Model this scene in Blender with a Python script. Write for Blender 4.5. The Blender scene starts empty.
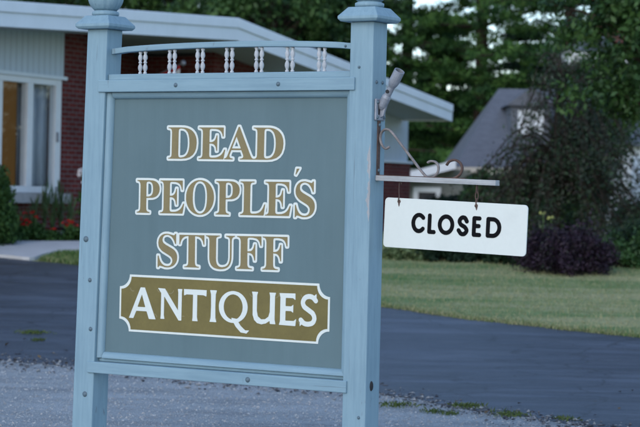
import bpy, bmesh, math, random
import numpy as np
from mathutils import Vector, Matrix
random.seed(7); RNG = np.random.default_rng(7)
SC = bpy.context.scene; COL = SC.collection
R = math.radians

# ------------------------------------------------------------------ camera
F_PX, ROLL, PITCH, CAM_Z = 2139.95, 0.02209, -0.00935, 1.6
cd = bpy.data.cameras.new('camera'); cam = bpy.data.objects.new('camera', cd); COL.objects.link(cam)
cd.sensor_width = 36.0; cd.lens = F_PX/640*36; cd.clip_end = 2000; cd.clip_start = 0.1
FW = Vector((0, math.cos(PITCH), math.sin(PITCH))); UP = Vector((0, -math.sin(PITCH), math.cos(PITCH))); RI = Vector((1, 0, 0))
ca, sa = math.cos(ROLL), math.sin(ROLL)
cx_ = RI*ca + UP*sa; cy_ = -RI*sa + UP*ca          # image axes after the roll
cam.matrix_world = Matrix(((cx_.x, cy_.x, -FW.x, 0), (cx_.y, cy_.y, -FW.y, 0), (cx_.z, cy_.z, -FW.z, CAM_Z), (0, 0, 0, 1)))
SC.camera = cam
cd.dof.use_dof = True; cd.dof.focus_distance = 11.35; cd.dof.aperture_fstop = 4.6; cd.dof.aperture_blades = 7

# ------------------------------------------------------------------ light
SUN_EL, SUN_AZ = 32.0, 205.0       # azimuth clockwise from +Y: low, behind the photographer's left shoulder
w = bpy.data.worlds.new('World'); SC.world = w; w.use_nodes = True
nt = w.node_tree; bg = nt.nodes['Background']
sky = nt.nodes.new('ShaderNodeTexSky'); sky.sky_type = 'NISHITA'; sky.sun_disc = False
sky.sun_elevation = R(SUN_EL); sky.sun_rotation = R(SUN_AZ); sky.air_density = 1.0; sky.dust_density = 1.0; sky.ozone_density = 3.0
nt.links.new(sky.outputs[0], bg.inputs[0]); bg.inputs[1].default_value = 0.15
sl = bpy.data.lights.new('sun', 'SUN'); sl.energy = 0.12; sl.angle = R(30); sl.color = (1.0, 0.97, 0.93)
so = bpy.data.objects.new('sun', sl); COL.objects.link(so)
sdir = Vector((math.sin(R(SUN_AZ))*math.cos(R(SUN_EL)), math.cos(R(SUN_AZ))*math.cos(R(SUN_EL)), math.sin(R(SUN_EL))))
so.rotation_euler = sdir.to_track_quat('Z', 'Y').to_euler()
vs = SC.view_settings; vs.view_transform = 'Standard'; vs.look = 'None'; vs.exposure = 0.86; vs.gamma = 1; vs.use_curve_mapping = False

# ------------------------------------------------------------------ helpers
def ray(px, py):
    X = (px-320)/F_PX; Y = (213.5-py)/F_PX
    return FW + cx_*X + cy_*Y
def at(px, py, Y):                 # the point seen at pixel (px,py) of the photo at world depth Y
    d = ray(px, py); return Vector((0, 0, CAM_Z)) + d*(Y/d.y)
def gz(Y):                         # the ground rises gently from the road to the house
    a = 0.072*1.2*math.log1p(math.exp((Y-19.3)/1.2)) if Y < 60 else 0.072*(Y-19.3)
    b = 0.072*.6*math.log1p(math.exp((Y-31.2)/.6)) if Y < 60 else 0.072*(Y-31.2)
    return a-b
def G(px, py):                     # where that pixel's ray meets the ground
    lo, hi = 3.0, 300.0
    d = ray(px, py)
    f = lambda Y: CAM_Z + d.z*(Y/d.y) - gz(Y)
    for _ in range(60):
        m = .5*(lo+hi)
        if f(m) > 0: lo = m
        else: hi = m
    return Vector((d.x*lo/d.y, lo, gz(lo)))

def srgb(r, g, b):
    f = lambda c: ((c/255+.055)/1.055)**2.4 if c > 10 else c/255/12.92
    return (f(r), f(g), f(b), 1)

def new_mat(name, base=(.5, .5, .5), rough=.6, spec=.5, metal=0):
    m = bpy.data.materials.new(name); m.use_nodes = True
    b = m.node_tree.nodes['Principled BSDF']
    b.inputs['Base Color'].default_value = (*base[:3], 1); b.inputs['Roughness'].default_value = rough
    b.inputs['Specular IOR Level'].default_value = spec; b.inputs['Metallic'].default_value = metal
    return m
def N(m, t, **kw):
    n = m.node_tree.nodes.new(t)
    for k, v in kw.items():
        if k in n.inputs: n.inputs[k].default_value = v
        else: setattr(n, k, v)
    return n
def L(m, a, b): m.node_tree.links.new(a, b)
def coords(m, scale=(1, 1, 1), kind='Object', rot=(0, 0, 0)):
    tc = N(m, 'ShaderNodeTexCoord'); mp = N(m, 'ShaderNodeMapping')
    mp.inputs['Scale'].default_value = scale; mp.inputs['Rotation'].default_value = rot
    L(m, tc.outputs[kind], mp.inputs['Vector']); return mp.outputs[0]
def ramp(m, fac, stops):
    r = N(m, 'ShaderNodeValToRGB'); e = r.color_ramp.elements
    while len(e) < len(stops): e.new(.5)
    for i, (p, c) in enumerate(stops): e[i].position = p; e[i].color = (*c[:3], 1)
    L(m, fac, r.inputs[0]); return r.outputs[0]
def noise(m, vec, scale, detail=4, rough=.6, dist=0):
    n = N(m, 'ShaderNodeTexNoise', Scale=scale, Detail=detail, Roughness=rough, Distortion=dist); L(m, vec, n.inputs['Vector']); return n.outputs['Fac']
def mix(m, fac, a, b, mode='MIX'):
    n = N(m, 'ShaderNodeMix'); n.data_type = 'RGBA'; n.blend_type = mode
    for s, v in ((0, fac), (6, a), (7, b)):
        if hasattr(v, 'is_output'): L(m, v, n.inputs[s])
        else: n.inputs[s].default_value = v if s == 0 else (*v[:3], 1)
    return n.outputs[2]
def bump(m, h, strength=.3, dist=.01):
    b = N(m, 'ShaderNodeBump', Strength=strength, Distance=dist); L(m, h, b.inputs['Height'])
    L(m, b.outputs[0], m.node_tree.nodes['Principled BSDF'].inputs['Normal'])
def color(m, c): L(m, c, m.node_tree.nodes['Principled BSDF'].inputs['Base Color'])

def varied(name, base, var=.18, scale=6, rough=.6, spec=.4, bmp=.15, bdist=.004, stretch=(1, 1, 1), metal=0):
    m = new_mat(name, base, rough, spec, metal); v = coords(m, stretch)
    n = noise(m, v, scale); n2 = noise(m, v, scale*9)
    lo = [c*(1-var) for c in base[:3]]; hi = [min(1, c*(1+var)) for c in base[:3]]
    c = ramp(m, n, [(.3, lo), (.7, hi)]); c = mix(m, .35, c, ramp(m, n2, [(.3, lo), (.7, hi)])); color(m, c)
    if bmp: bump(m, n2, bmp, bdist)
    return m

class MB:
    """collects shapes into one mesh"""
    def __init__(s): s.v = []; s.f = []; s.mi = []
    def add(s, verts, faces, mi=0):
        o = len(s.v); s.v += [tuple(v) for v in verts]; s.f += [tuple(i+o for i in f) for f in faces]; s.mi += [mi]*len(faces); return s
    def box(s, x0, x1, y0, y1, z0, z1, mi=0, fn=None):
        vs_ = [(x, y, z) for z in (z0, z1) for x, y in ((x0, y0), (x1, y0), (x1, y1), (x0, y1))]
        if fn: vs_ = [fn(*v) for v in vs_]
        return s.add(vs_, [(3, 2, 1, 0), (4, 5, 6, 7), (0, 1, 5, 4), (1, 2, 6, 5), (2, 3, 7, 6), (3, 0, 4, 7)], mi)
    def prism(s, poly, axis, a, b, mi=0):
        """poly in the two other axes, swept along axis from a to b"""
        def P(p, t): return {'x': (t, p[0], p[1]), 'y': (p[0], t, p[1]), 'z': (p[0], p[1], t)}[axis]
        n = len(poly)
        s.add([P(p, a) for p in poly]+[P(p, b) for p in poly],
              [tuple(range(n))[::-1], tuple(range(n, 2*n))]+[(i, (i+1) % n, n+(i+1) % n, n+i) for i in range(n)], mi); return s
    def lathe(s, prof, c=(0, 0, 0), n=16, mi=0, rfn=None, M=None):
        vs_ = []
        for r, z in prof:
            for k in range(n):
                a = 2*math.pi*k/n; rr = r*(rfn(a) if rfn else 1)
                v = Vector((rr*math.cos(a), rr*math.sin(a), z))
                if M: v = M @ v
                vs_.append((v.x+c[0], v.y+c[1], v.z+c[2]))
        fs = [(i*n+k, i*n+(k+1) % n, (i+1)*n+(k+1) % n, (i+1)*n+k) for i in range(len(prof)-1) for k in range(n)]
        fs += [tuple(range(n))[::-1], tuple((len(prof)-1)*n+k for k in range(n))]
        return s.add(vs_, fs, mi)
    def tube(s, pts, rad, n=8, mi=0, flat=None):
        pts = [Vector(p) for p in pts]; m = len(pts); vs_ = []
        ref = Vector((0, 1, 0)) if flat else Vector((.3, .2, .93))
        for i, p in enumerate(pts):
            t = (pts[min(i+1, m-1)]-pts[max(i-1, 0)]).normalized()
            if abs(t.dot(ref)) > .95: ref = Vector((1, .1, 0)).normalized()
            a = (ref - t*ref.dot(t)).normalized(); b = t.cross(a)
            r = rad[i] if hasattr(rad, '__len__') else rad
            for k in range(n):
                an = 2*math.pi*(k+.5)/n
                vs_.append(p + a*(math.cos(an)*r*(flat or 1)) + b*(math.sin(an)*r))
        fs = [(i*n+k, i*n+(k+1) % n, (i+1)*n+(k+1) % n, (i+1)*n+k) for i in range(m-1) for k in range(n)]
        fs += [tuple(range(n))[::-1], tuple((m-1)*n+k for k in range(n))]
        return s.add(vs_, fs, mi)
    def build(s, name, mats, parent=None, smooth=False, bevel=0, loc=None, auto=None):
        me = bpy.data.meshes.new(name); me.from_pydata(s.v, [], s.f); me.validate()
        if not isinstance(mats, (list, tuple)): mats = [mats]
        for m in mats: me.materials.append(m)
        if len(me.polygons) == len(s.mi): me.polygons.foreach_set('material_index', s.mi)
        bm = bmesh.new(); bm.from_mesh(me); bmesh.ops.recalc_face_normals(bm, faces=bm.faces)
        bm.to_mesh(me); bm.free()
        if smooth: me.polygons.foreach_set('use_smooth', [True]*len(me.polygons))
        o = bpy.data.objects.new(name, me); COL.objects.link(o)
        if parent: o.parent = parent
        if loc: o.location = loc
        if bevel:
            b = o.modifiers.new('bevel', 'BEVEL'); b.width = bevel; b.segments = 2; b.limit_method = 'ANGLE'; b.angle_limit = R(40)
        return o
def empty(name, loc=(0, 0, 0), rz=0):
    o = bpy.data.objects.new(name, None); o.empty_display_size = .1; COL.objects.link(o); o.location = loc; o.rotation_euler = (0, 0, rz); return o
def tag(o, label=None, cat=None, group=None, kind=None):
    for k, v in (('label', label), ('category', cat), ('group', group), ('kind', kind)):
        if v: o[k] = v
    return o
def spline(pts, k=6):
    out = []; P = [Vector(p) for p in pts]; n = len(P)
    for i in range(n-1):
        a, b, c, d = P[max(i-1, 0)], P[i], P[i+1], P[min(i+2, n-1)]
        for j in range(k):
            t = j/k; out.append(.5*((2*b)+(c-a)*t+(2*a-5*b+4*c-d)*t*t+(3*b-a-3*c+d)*t**3))
    out.append(P[-1]); return out

# ------------------------------------------------------------------ leaves
def leaf_mesh(name, pos, nrm, size, aspect, tint, mat, parent=None, axis=None, loc=None):
    """one mesh of many leaf-sized faces: a folded diamond per leaf"""
    n = len(pos); pos = np.asarray(pos, float); nrm = np.asarray(nrm, float); nrm /= np.linalg.norm(nrm, axis=1, keepdims=True)+1e-9
    if axis is None:
        axis = RNG.normal(size=(n, 3))
    u = axis - nrm*np.sum(axis*nrm, 1, keepdims=True); u /= np.linalg.norm(u, axis=1, keepdims=True)+1e-9
    v = np.cross(nrm, u); s = np.asarray(size, float).reshape(-1, 1)*np.ones((n, 1))
    V = np.empty((n, 4, 3))
    V[:, 0] = pos - u*s*.5; V[:, 2] = pos + u*s*.5
    V[:, 1] = pos + v*s*.5*aspect + nrm*s*.08 - u*s*.08; V[:, 3] = pos - v*s*.5*aspect + nrm*s*.08 - u*s*.08
    me = bpy.data.meshes.new(name); me.vertices.add(n*4); me.vertices.foreach_set('co', V.astype(np.float32).ravel())
    me.loops.add(n*4); me.loops.foreach_set('vertex_index', np.arange(n*4, dtype=np.int32))
    me.polygons.add(n); me.polygons.foreach_set('loop_start', np.arange(0, n*4, 4, dtype=np.int32))
    a = me.attributes.new('tint', 'FLOAT', 'FACE'); a.data.foreach_set('value', np.clip(np.asarray(tint, np.float32), 0, 1))
    me.update(); me.validate(); me.materials.append(mat)
    o = bpy.data.objects.new(name, me); COL.objects.link(o)
    if parent: o.parent = parent
    if loc is not None: o.location = loc
    return o
def leaf_mat(name, stops, rough=.55, spec=.3, trans=.0):
    m = new_mat(name, stops[0], rough, spec)
    at_ = N(m, 'ShaderNodeAttribute'); at_.attribute_name = 'tint'
    c = ramp(m, at_.outputs['Fac'], [(i/(len(stops)-1), s) for i, s in enumerate(stops)]); color(m, c)
    if trans:
        t = N(m, 'ShaderNodeBsdfTranslucent'); L(m, c, t.inputs[0]); mx = N(m, 'ShaderNodeMixShader', Fac=trans)
        L(m, m.node_tree.nodes['Principled BSDF'].outputs[0], mx.inputs[1]); L(m, t.outputs[0], mx.inputs[2])
        L(m, mx.outputs[0], m.node_tree.nodes['Material Output'].inputs[0])
    return m
def clumps(centers, radii, per, flat=1.0, jitter=.12):
    """leaf positions in fuzzy balls round the centres; returns pos, outward normal, tint"""
    P = []; Nn = []; T = []
    for c, r in zip(centers, radii):
        k = max(3, int(per*(r if per < 1 else 1))) if per < 1 else per
        d = RNG.normal(size=(k, 3)); d /= np.linalg.norm(d, axis=1, keepdims=True)
        q = d*(RNG.random((k, 1))**.45)*r; q[:, 2] *= flat
        P.append(q+np.array(c)); nn = d*.6+RNG.normal(size=(k, 3))*.6+np.array([0, 0, .5]); Nn.append(nn)
        T.append(np.full(k, RNG.random())*.65+RNG.random(k)*.35+RNG.normal()*jitter*0)
    return np.concatenate(P), np.concatenate(Nn), np.concatenate(T)
# ------------------------------------------------------------------ the ground
def sheet(name, rows, mat, dz, mi=None):
    """rows: list of lists of (x,y); z follows the ground"""
    me = bpy.data.meshes.new(name); V = [(x, y, gz(y)+dz) for r in rows for x, y in r]; n = len(rows[0])
    Fs = [(i*n+j, i*n+j+1, (i+1)*n+j+1, (i+1)*n+j) for i in range(len(rows)-1) for j in range(n-1)]
    me.from_pydata(V, [], Fs); me.materials.append(mat); me.update()
    bm = bmesh.new(); bm.from_mesh(me); bmesh.ops.recalc_face_normals(bm, faces=bm.faces)
    if sum(f.normal.z for f in bm.faces) < 0: bmesh.ops.reverse_faces(bm, faces=bm.faces)
    bm.to_mesh(me); bm.free()
    o = bpy.data.objects.new(name, me); COL.objects.link(o); o['kind'] = 'structure'; return o

# lawn / terrain to the horizon
m_lawn = new_mat('lawn', rough=.9, spec=.1)
v = coords(m_lawn, (1, 1, 1)); vs_ = coords(m_lawn, (.55, 1.5, 1), rot=(0, 0, .25))
nb = noise(m_lawn, coords(m_lawn, (.22, 1.5, 1), rot=(0, 0, -.12)), .75, 5, .6); nf = noise(m_lawn, v, 14, 4, .7); nm = noise(m_lawn, v, 2.6, 4, .65)
c = ramp(m_lawn, nb, [(.36, (.36, .34, .19)), (.50, (.24, .275, .12)), (.60, (.055, .16, .042))])
c2 = ramp(m_lawn, nm, [(.32, (.32, .30, .18)), (.52, (.215, .235, .12)), (.7, (.085, .165, .055))])
c = mix(m_lawn, .38, c, c2); c = mix(m_lawn, .75, c, ramp(m_lawn, nf, [(.3, (.35, .35, .35)), (.7, (.85, .85, .85))]), 'OVERLAY'); color(m_lawn, c)
bump(m_lawn, nf, .8, .05)
ys = [-60, -20, -5]+list(np.arange(0, 46, 1.0))+[50, 60, 75, 95, 130, 200, 320, 520, 900]
xs = [-700, -350, -180, -90, -45]+list(np.arange(-24, 25, 4.0))+[45, 90, 180, 350, 700]
sheet('lawn', [[(x, y) for x in xs] for y in ys], m_lawn, 0)

def curve_xy(pix, xa, xb):
    pts = [G(*p) for p in pix]; pts.sort(key=lambda p: p.x)
    X = [p.x for p in pts]; Y = [p.y for p in pts]
    def f(x):
        if x < X[0]: return Y[0]+(x-X[0])*(Y[1]-Y[0])/(X[1]-X[0])*.35
        if x > X[-1]: return Y[-1]+(x-X[-1])*(Y[-1]-Y[-2])/(X[-1]-X[-2])*.6
        return float(np.interp(x, X, Y))
    return f
near_y = curve_xy([(0, 361), (75, 367), (385, 395), (430, 403), (520, 417), (600, 431), (660, 440)], 0, 0)
far_y = curve_xy([(-60, 256), (0, 258), (36, 261.5), (78, 266), (230, 285), (384, 308), (421, 313.5), (461, 319), (502, 324), (570, 331.5), (640, 339), (700, 346)], 0, 0)
def rag(x, s, a): return a*(math.sin(x*3.1*s+1)+.7*math.sin(x*7.3*s+2)+.5*math.sin(x*17.7*s)+.4*math.sin(x*41*s+.5))/2.6
xs2 = list(np.arange(-11, 11.01, .06))
near = [near_y(x)+rag(x, 1, .22) for x in xs2]
far = [far_y(x)+rag(x, .8, .07) for x in xs2]

m_asph = new_mat('asphalt', rough=.5, spec=.5)
v = coords(m_asph, (1, 1, 1)); vr = coords(m_asph, (.35, 2.4, 1), rot=(0, 0, R(24)))
vr2 = coords(m_asph, (.8, 2.0, 1), rot=(0, 0, R(24)))
ns = noise(m_asph, vr, .9, 6, .72); ns2 = noise(m_asph, vr2, 2.3, 6, .7); ng = noise(m_asph, v, 120, 3, .75); nb = noise(m_asph, v, .45, 6, .7)
c = ramp(m_asph, ns, [(.36, (.014, .020, .032)), (.5, (.034, .046, .068)), (.63, (.095, .122, .165))])  # bluish streaks: the sealed surface's sky sheen is put into the colour
c = mix(m_asph, .45, c, ramp(m_asph, ns2, [(.3, (.030, .033, .039)), (.7, (.095, .10, .112))]))
c = mix(m_asph, ramp(m_asph, nb, [(.55, (0, 0, 0)), (.62, (.5, .5, .5))]), c, (.030, .032, .038))
vc = N(m_asph, 'ShaderNodeTexVoronoi', Scale=.55); vc.feature = 'DISTANCE_TO_EDGE'; wv_ = N(m_asph, 'ShaderNodeVectorMath', operation='ADD'); nz = N(m_asph, 'ShaderNodeTexNoise', Scale=1.6, Detail=5); L(m_asph, v, nz.inputs['Vector']); L(m_asph, v, wv_.inputs[0]); L(m_asph, nz.outputs['Color'], wv_.inputs[1]); L(m_asph, wv_.outputs[0], vc.inputs['Vector'])
c = mix(m_asph, ramp(m_asph, vc.outputs['Distance'], [(.003, (.75, .75, .75)), (.010, (0, 0, 0))]), c, (.014, .015, .017))
c = mix(m_asph, .75, c, ramp(m_asph, ng, [(.3, (.2, .2, .2)), (.75, (.85, .85, .85))]), 'OVERLAY'); color(m_asph, c)
L(m_asph, ramp(m_asph, ns, [(.3, (.42,)*3), (.7, (.52,)*3)]), m_asph.node_tree.nodes['Principled BSDF'].inputs['Roughness'])
bump(m_asph, ng, .7, .008)
K = 14
sheet('driveway', [[(x, a+(b-a)*k/K) for x, a, b in zip(xs2, near, far)] for k in range(K+1)], m_asph, .010)

m_grav = new_mat('gravel', rough=.85, spec=.25)
v = coords(m_grav, (1, 1, 1))
vo = N(m_grav, 'ShaderNodeTexVoronoi', Scale=42); L(m_grav, v, vo.inputs['Vector']); vo2 = N(m_grav, 'ShaderNodeTexVoronoi', Scale=90); L(m_grav, v, vo2.inputs['Vector'])
nb = noise(m_grav, coords(m_grav, (.7, 1.8, 1), rot=(0, 0, .3)), 1.1, 6, .68); nf = noise(m_grav, v, 30, 3)
sep = N(m_grav, 'ShaderNodeSeparateColor'); L(m_grav, vo.outputs['Color'], sep.inputs[0])
c = ramp(m_grav, sep.outputs[0], [(0, (.225, .25, .255)), (.5, (.325, .36, .37)), (1, (.43, .47, .485))])
c = mix(m_grav, .5, c, ramp(m_grav, nb, [(.36, (.18, .195, .20)), (.62, (.44, .48, .49))])); color(m_grav, c)
bump(m_grav, vo2.outputs['Distance'], .9, .012)
sheet('gravel_shoulder', [[(x, -6+(y+.25+6)*k/30) for x, y in zip(xs2, near)] for k in range(31)], m_grav, .005)

# concrete walk along the flower bed
m_conc = varied('concrete', (.50, .51, .52), .12, 3, .8, .3, .3, .004)
wt = [G(p, 244.3) for p in (-140, -60, 0, 40, 80, 130, 180, 240)]
wb = [G(*p) for p in ((-140, 252), (-60, 256.2), (0, 258.2), (30, 261.0), (44, 257.0), (60, 254), (84, 252.5), (130, 252), (180, 252), (240, 252))]
def res(pts, n):
    P = spline(pts, 8); d = [0]
    for a, b in zip(P, P[1:]): d.append(d[-1]+(b-a).length)
    return [(float(np.interp(t, d, [p.x for p in P])), float(np.interp(t, d, [p.y for p in P]))) for t in np.linspace(0, d[-1], n)]
a, b = res(wt, 60), res(wb, 60)
top = [a, b]
rows = [[(p[0]+(q[0]-p[0])*k/4, p[1]+(q[1]-p[1])*k/4) for p, q in zip(a, b)] for k in range(5)]
wk = sheet('front_walk', rows, m_conc, .05)
md = wk.modifiers.new('thickness', 'SOLIDIFY'); md.thickness = .1; md.offset = -1
# ------------------------------------------------------------------ the shop sign
m_paint = new_mat('blue_grey_paint', rough=.55, spec=.4)
v = coords(m_paint, (1, 1, 1)); vg = coords(m_paint, (14, 14, .9)); vl = coords(m_paint, (1, 1, .35))
n1 = noise(m_paint, v, 2.2, 5, .6); n2 = noise(m_paint, vg, 3, 5, .7); n3 = noise(m_paint, v, 26, 3, .65); n4 = noise(m_paint, vl, 9, 5, .75)
c = ramp(m_paint, n1, [(.3, (.195, .312, .375)), (.7, (.245, .378, .442))])
c = mix(m_paint, .35, c, ramp(m_paint, n2, [(.35, (.16, .255, .325)), (.6, (.27, .395, .46))]))
c = mix(m_paint, ramp(m_paint, n4, [(.66, (0, 0, 0)), (.72, (1, 1, 1))]), c, (.16, .21, .24))
n5 = noise(m_paint, coords(m_paint, (34, 34, .55)), 2.0, 3, .6)
c = mix(m_paint, ramp(m_paint, n5, [(.685, (0, 0, 0)), (.705, (.6, .6, .6))]), c, (.12, .17, .20))
c = mix(m_paint, ramp(m_paint, n3, [(.74, (0, 0, 0)), (.78, (.8, .8, .8))]), c, (.36, .34, .31)); color(m_paint, c)
bump(m_paint, n2, .22, .004)
m_paint_rail = m_paint.copy(); m_paint_rail.name = 'blue_grey_paint_rail'      # grain along the rail
for nd in m_paint_rail.node_tree.nodes:
    if nd.type == 'MAPPING' and nd.inputs['Scale'].default_value[2] < .95 and nd.inputs['Scale'].default_value[0] > 5: k_ = nd.inputs['Scale'].default_value[0]; nd.inputs['Scale'].default_value = (.8, k_, k_)
m_panel = new_mat('slate_blue_panel_paint', rough=.5, spec=.4)
v = coords(m_panel, (1, 1, 1)); n1 = noise(m_panel, v, 1.6, 5, .6); n2 = noise(m_panel, v, 40, 4, .6); vst = coords(m_panel, (9, 1, .6)); n3 = noise(m_panel, vst, 2.2, 4, .6)
c = ramp(m_panel, n1, [(.3, (.090, .150, .168)), (.7, (.108, .175, .194))]); c = mix(m_panel, .3, c, ramp(m_panel, n3, [(.3, (.082, .135, .150)), (.7, (.116, .185, .202))]))
n6 = noise(m_panel, coords(m_panel, (1, 1, .5)), .9, 6, .7)
c = mix(m_panel, ramp(m_panel, n6, [(.40, (.38, .38, .38)), (.62, (0, 0, 0))]), c, (.135, .205, .225))
n7 = noise(m_panel, coords(m_panel, (1.4, 1, 22), rot=(0, .9, 0)), 3, 3, .6)
c = mix(m_panel, ramp(m_panel, n7, [(.70, (0, 0, 0)), (.74, (.22, .22, .22))]), c, (.17, .23, .25))
c = mix(m_panel, ramp(m_panel, n2, [(.72, (0, 0, 0)), (.78, (.35, .35, .35))]), c, (.2, .26, .3)); color(m_panel, c); bump(m_panel, n2, .12, .001)
m_gold = varied('dull_gold_lettering', (.235, .185, .085), .12, 9, .5, .4, .05, .001)
m_white = varied('white_lettering_paint', (.71, .75, .70), .05, 9, .5, .4, .03, .001)
m_olive = varied('olive_gold_plaque_paint', (.17, .135, .040), .14, 7, .5, .4, .08, .001)
m_black = varied('black_lettering', (.004, .004, .005), .2, 9, .7, .12, 0)
m_rust = varied('rusty_iron', (.105, .066, .054), .5, 22, .75, .3, .5, .003)
m_iron = varied('weathered_iron_with_old_white_paint', (.22, .195, .185), .6, 30, .7, .3, .4, .002)
m_alum = varied('dull_grey_cast_metal', (.30, .32, .36), .3, 18, .5, .4, .3, .002, metal=.25)
m_arm = varied('weathered_grey_wood', (.40, .41, .41), .3, 5, .8, .2, .35, .003, (1, 12, 12))
m_bolt = varied('bolt_head_steel', (.10, .15, .18), .3, 30, .5, .5, .2, .001)
m_bare = varied('bare_pinkish_wood', (.36, .37, .38), .25, 12, .8, .2, .3, .002, (8, 8, 1))
m_dark = new_mat('dark_hollow', (.02, .02, .022), .8)
m_spin = varied('chalky_white_spindle_paint', (.48, .50, .52), .22, 30, .6, .3, .2, .001)

TH, SX, SY = 0.56297, -0.5061, 11.5537
LEAN = 0.02397
sgn = empty('antique_shop_sign', (SX, SY, 0), -TH)
tag(sgn, 'blue-grey wooden post sign lettered DEAD PEOPLE\'S STUFF ANTIQUES, with spindles on top', 'sign')
SL, SR, HW = -.8737, .8737, .07
lean = lambda x, y, z: (x+LEAN*(z-1.6), y, z)
noln = lambda x, y, z: (x, y, z)

GLY = {"D":[496,[[20,0,20,17,47,21,63,30,71,46,74,75,74,374,71,407,61,426,43,435,15,439,15,455,222,455,268,453,309,446,346,434,378,418,405,396,433,364,452,325,464,279,468,228,461,158,441,101,408,57,362,25,302,6,228,0],[222,24,262,30,295,47,319,75,333,104,343,139,349,181,351,229,347,291,336,342,319,382,294,410,262,428,223,433,202,431,190,423,184,409,182,385,182,72,184,48,190,34,202,27]]],"E":[442,[[14,0,14,17,44,20,62,30,72,48,75,78,75,369,72,405,62,425,44,435,16,439,16,455,399,455,399,320,383,320,375,357,361,386,340,406,312,420,276,428,232,430,213,430,200,428,191,424,186,417,184,405,183,388,183,246,193,246,221,248,243,256,259,269,272,288,281,313,288,345,304,345,304,118,287,118,284,143,280,164,273,181,259,201,241,213,216,220,185,222,183,222,183,67,185,47,192,35,206,29,230,28,261,29,289,32,313,39,335,48,354,60,371,75,386,94,399,116,411,143,430,143,402,0]]],"A":[437,[[-9,0,-9,18,9,21,24,30,36,47,49,75,206,466,224,465,384,87,399,55,411,34,425,22,443,18,443,0,229,0,229,18,259,21,277,30,283,46,281,59,273,81,253,132,103,132,79,71,76,59,75,48,87,26,124,18,128,18,128,0],[113,161,242,161,177,319]]],"P":[418,[[15,0,15,17,45,22,62,32,72,50,75,81,75,379,71,406,62,424,44,434,16,439,16,455,214,455,253,454,287,452,315,447,336,440,357,429,375,415,390,398,400,378,407,356,409,332,404,296,390,266,367,240,343,225,314,214,281,208,242,206,182,206,182,81,185,50,194,32,212,22,242,17,242,0],[182,230,201,230,231,232,255,240,272,253,283,271,290,297,292,329,290,361,285,387,275,406,261,420,241,428,216,431,199,429,189,424,184,414,182,398]]],"O":[525,[[261,-11,228,-9,198,-3,169,7,142,21,117,38,94,58,75,81,58,106,45,134,35,163,29,195,28,228,29,260,35,292,45,321,58,349,75,374,95,397,117,417,143,434,170,448,200,458,232,464,265,466,298,464,328,458,357,448,384,435,409,418,431,399,451,376,467,351,481,323,490,293,496,261,498,228,496,195,490,163,481,134,467,106,450,81,430,58,408,38,383,21,355,7,325,-3,294,-9],[265,12,300,18,328,36,351,66,367,108,376,162,379,228,377,278,371,321,362,358,348,389,324,419,294,437,260,443,225,437,196,419,174,389,158,347,148,294,145,228,147,178,153,135,163,98,177,67,201,37,230,18]]],"L":[426,[[15,0,15,17,45,22,62,32,72,50,75,81,75,379,71,407,62,425,44,434,16,439,16,455,250,455,250,439,226,437,208,434,196,427,188,416,183,401,182,379,182,83,183,62,185,47,191,37,200,31,214,28,234,28,264,29,291,33,315,40,335,49,354,63,370,80,384,100,397,125,409,154,427,154,402,0]]],"S":[390,[[43,-11,43,158,62,158,75,113,91,77,111,50,136,30,164,19,197,15,220,17,241,24,257,36,273,60,279,89,273,117,255,140,225,160,163,191,127,210,99,231,77,253,62,276,53,302,50,332,52,358,57,381,67,403,80,421,96,437,115,449,136,459,160,464,185,466,206,465,229,461,255,456,282,448,291,446,300,445,313,450,320,466,339,466,339,319,322,319,315,343,305,365,293,385,280,402,265,417,248,429,222,441,194,445,163,440,140,426,125,406,120,380,124,356,137,336,151,325,168,314,189,303,253,273,279,260,300,247,317,233,337,211,350,188,357,162,359,133,357,106,350,80,339,58,323,38,304,21,281,8,254,-2,225,-8,192,-10,175,-9,158,-8,142,-4,126,1,110,6,98,9,85,12,75,11,69,7,65,0,61,-11]]],"T":[423,[[92,0,92,17,123,21,142,31,152,50,156,81,156,433,149,433,116,430,88,420,65,403,47,380,35,352,29,318,11,318,11,455,410,455,410,317,394,317,381,368,357,404,319,426,269,433,263,433,263,81,267,49,276,30,296,21,328,17,328,0]]],"U":[492,[[248,-13,205,-10,168,-2,138,10,114,29,96,52,83,81,76,115,73,155,73,379,70,406,61,424,43,434,15,439,15,455,240,455,240,439,219,436,202,432,192,425,185,415,182,400,181,379,181,140,183,104,191,74,203,51,221,35,245,25,275,22,317,28,350,44,373,71,388,110,392,159,392,378,389,406,379,423,360,433,328,439,328,455,474,455,474,439,448,432,433,421,425,404,422,378,422,181,420,133,412,92,398,58,380,32,356,13,325,-2,290,-10]]],"F":[404,[[15,0,15,17,45,23,62,34,72,53,75,84,75,375,71,405,61,423,43,433,14,439,14,455,394,455,394,320,377,320,372,345,365,367,355,385,336,406,310,420,288,426,261,430,230,431,212,431,200,429,191,427,186,421,183,412,182,398,182,247,190,247,217,250,239,257,256,270,269,289,278,314,284,347,302,347,302,118,285,118,279,154,269,181,257,200,239,213,217,221,189,224,182,224,182,81,183,59,188,43,196,31,210,24,229,19,257,17,257,0]]]}

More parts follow.
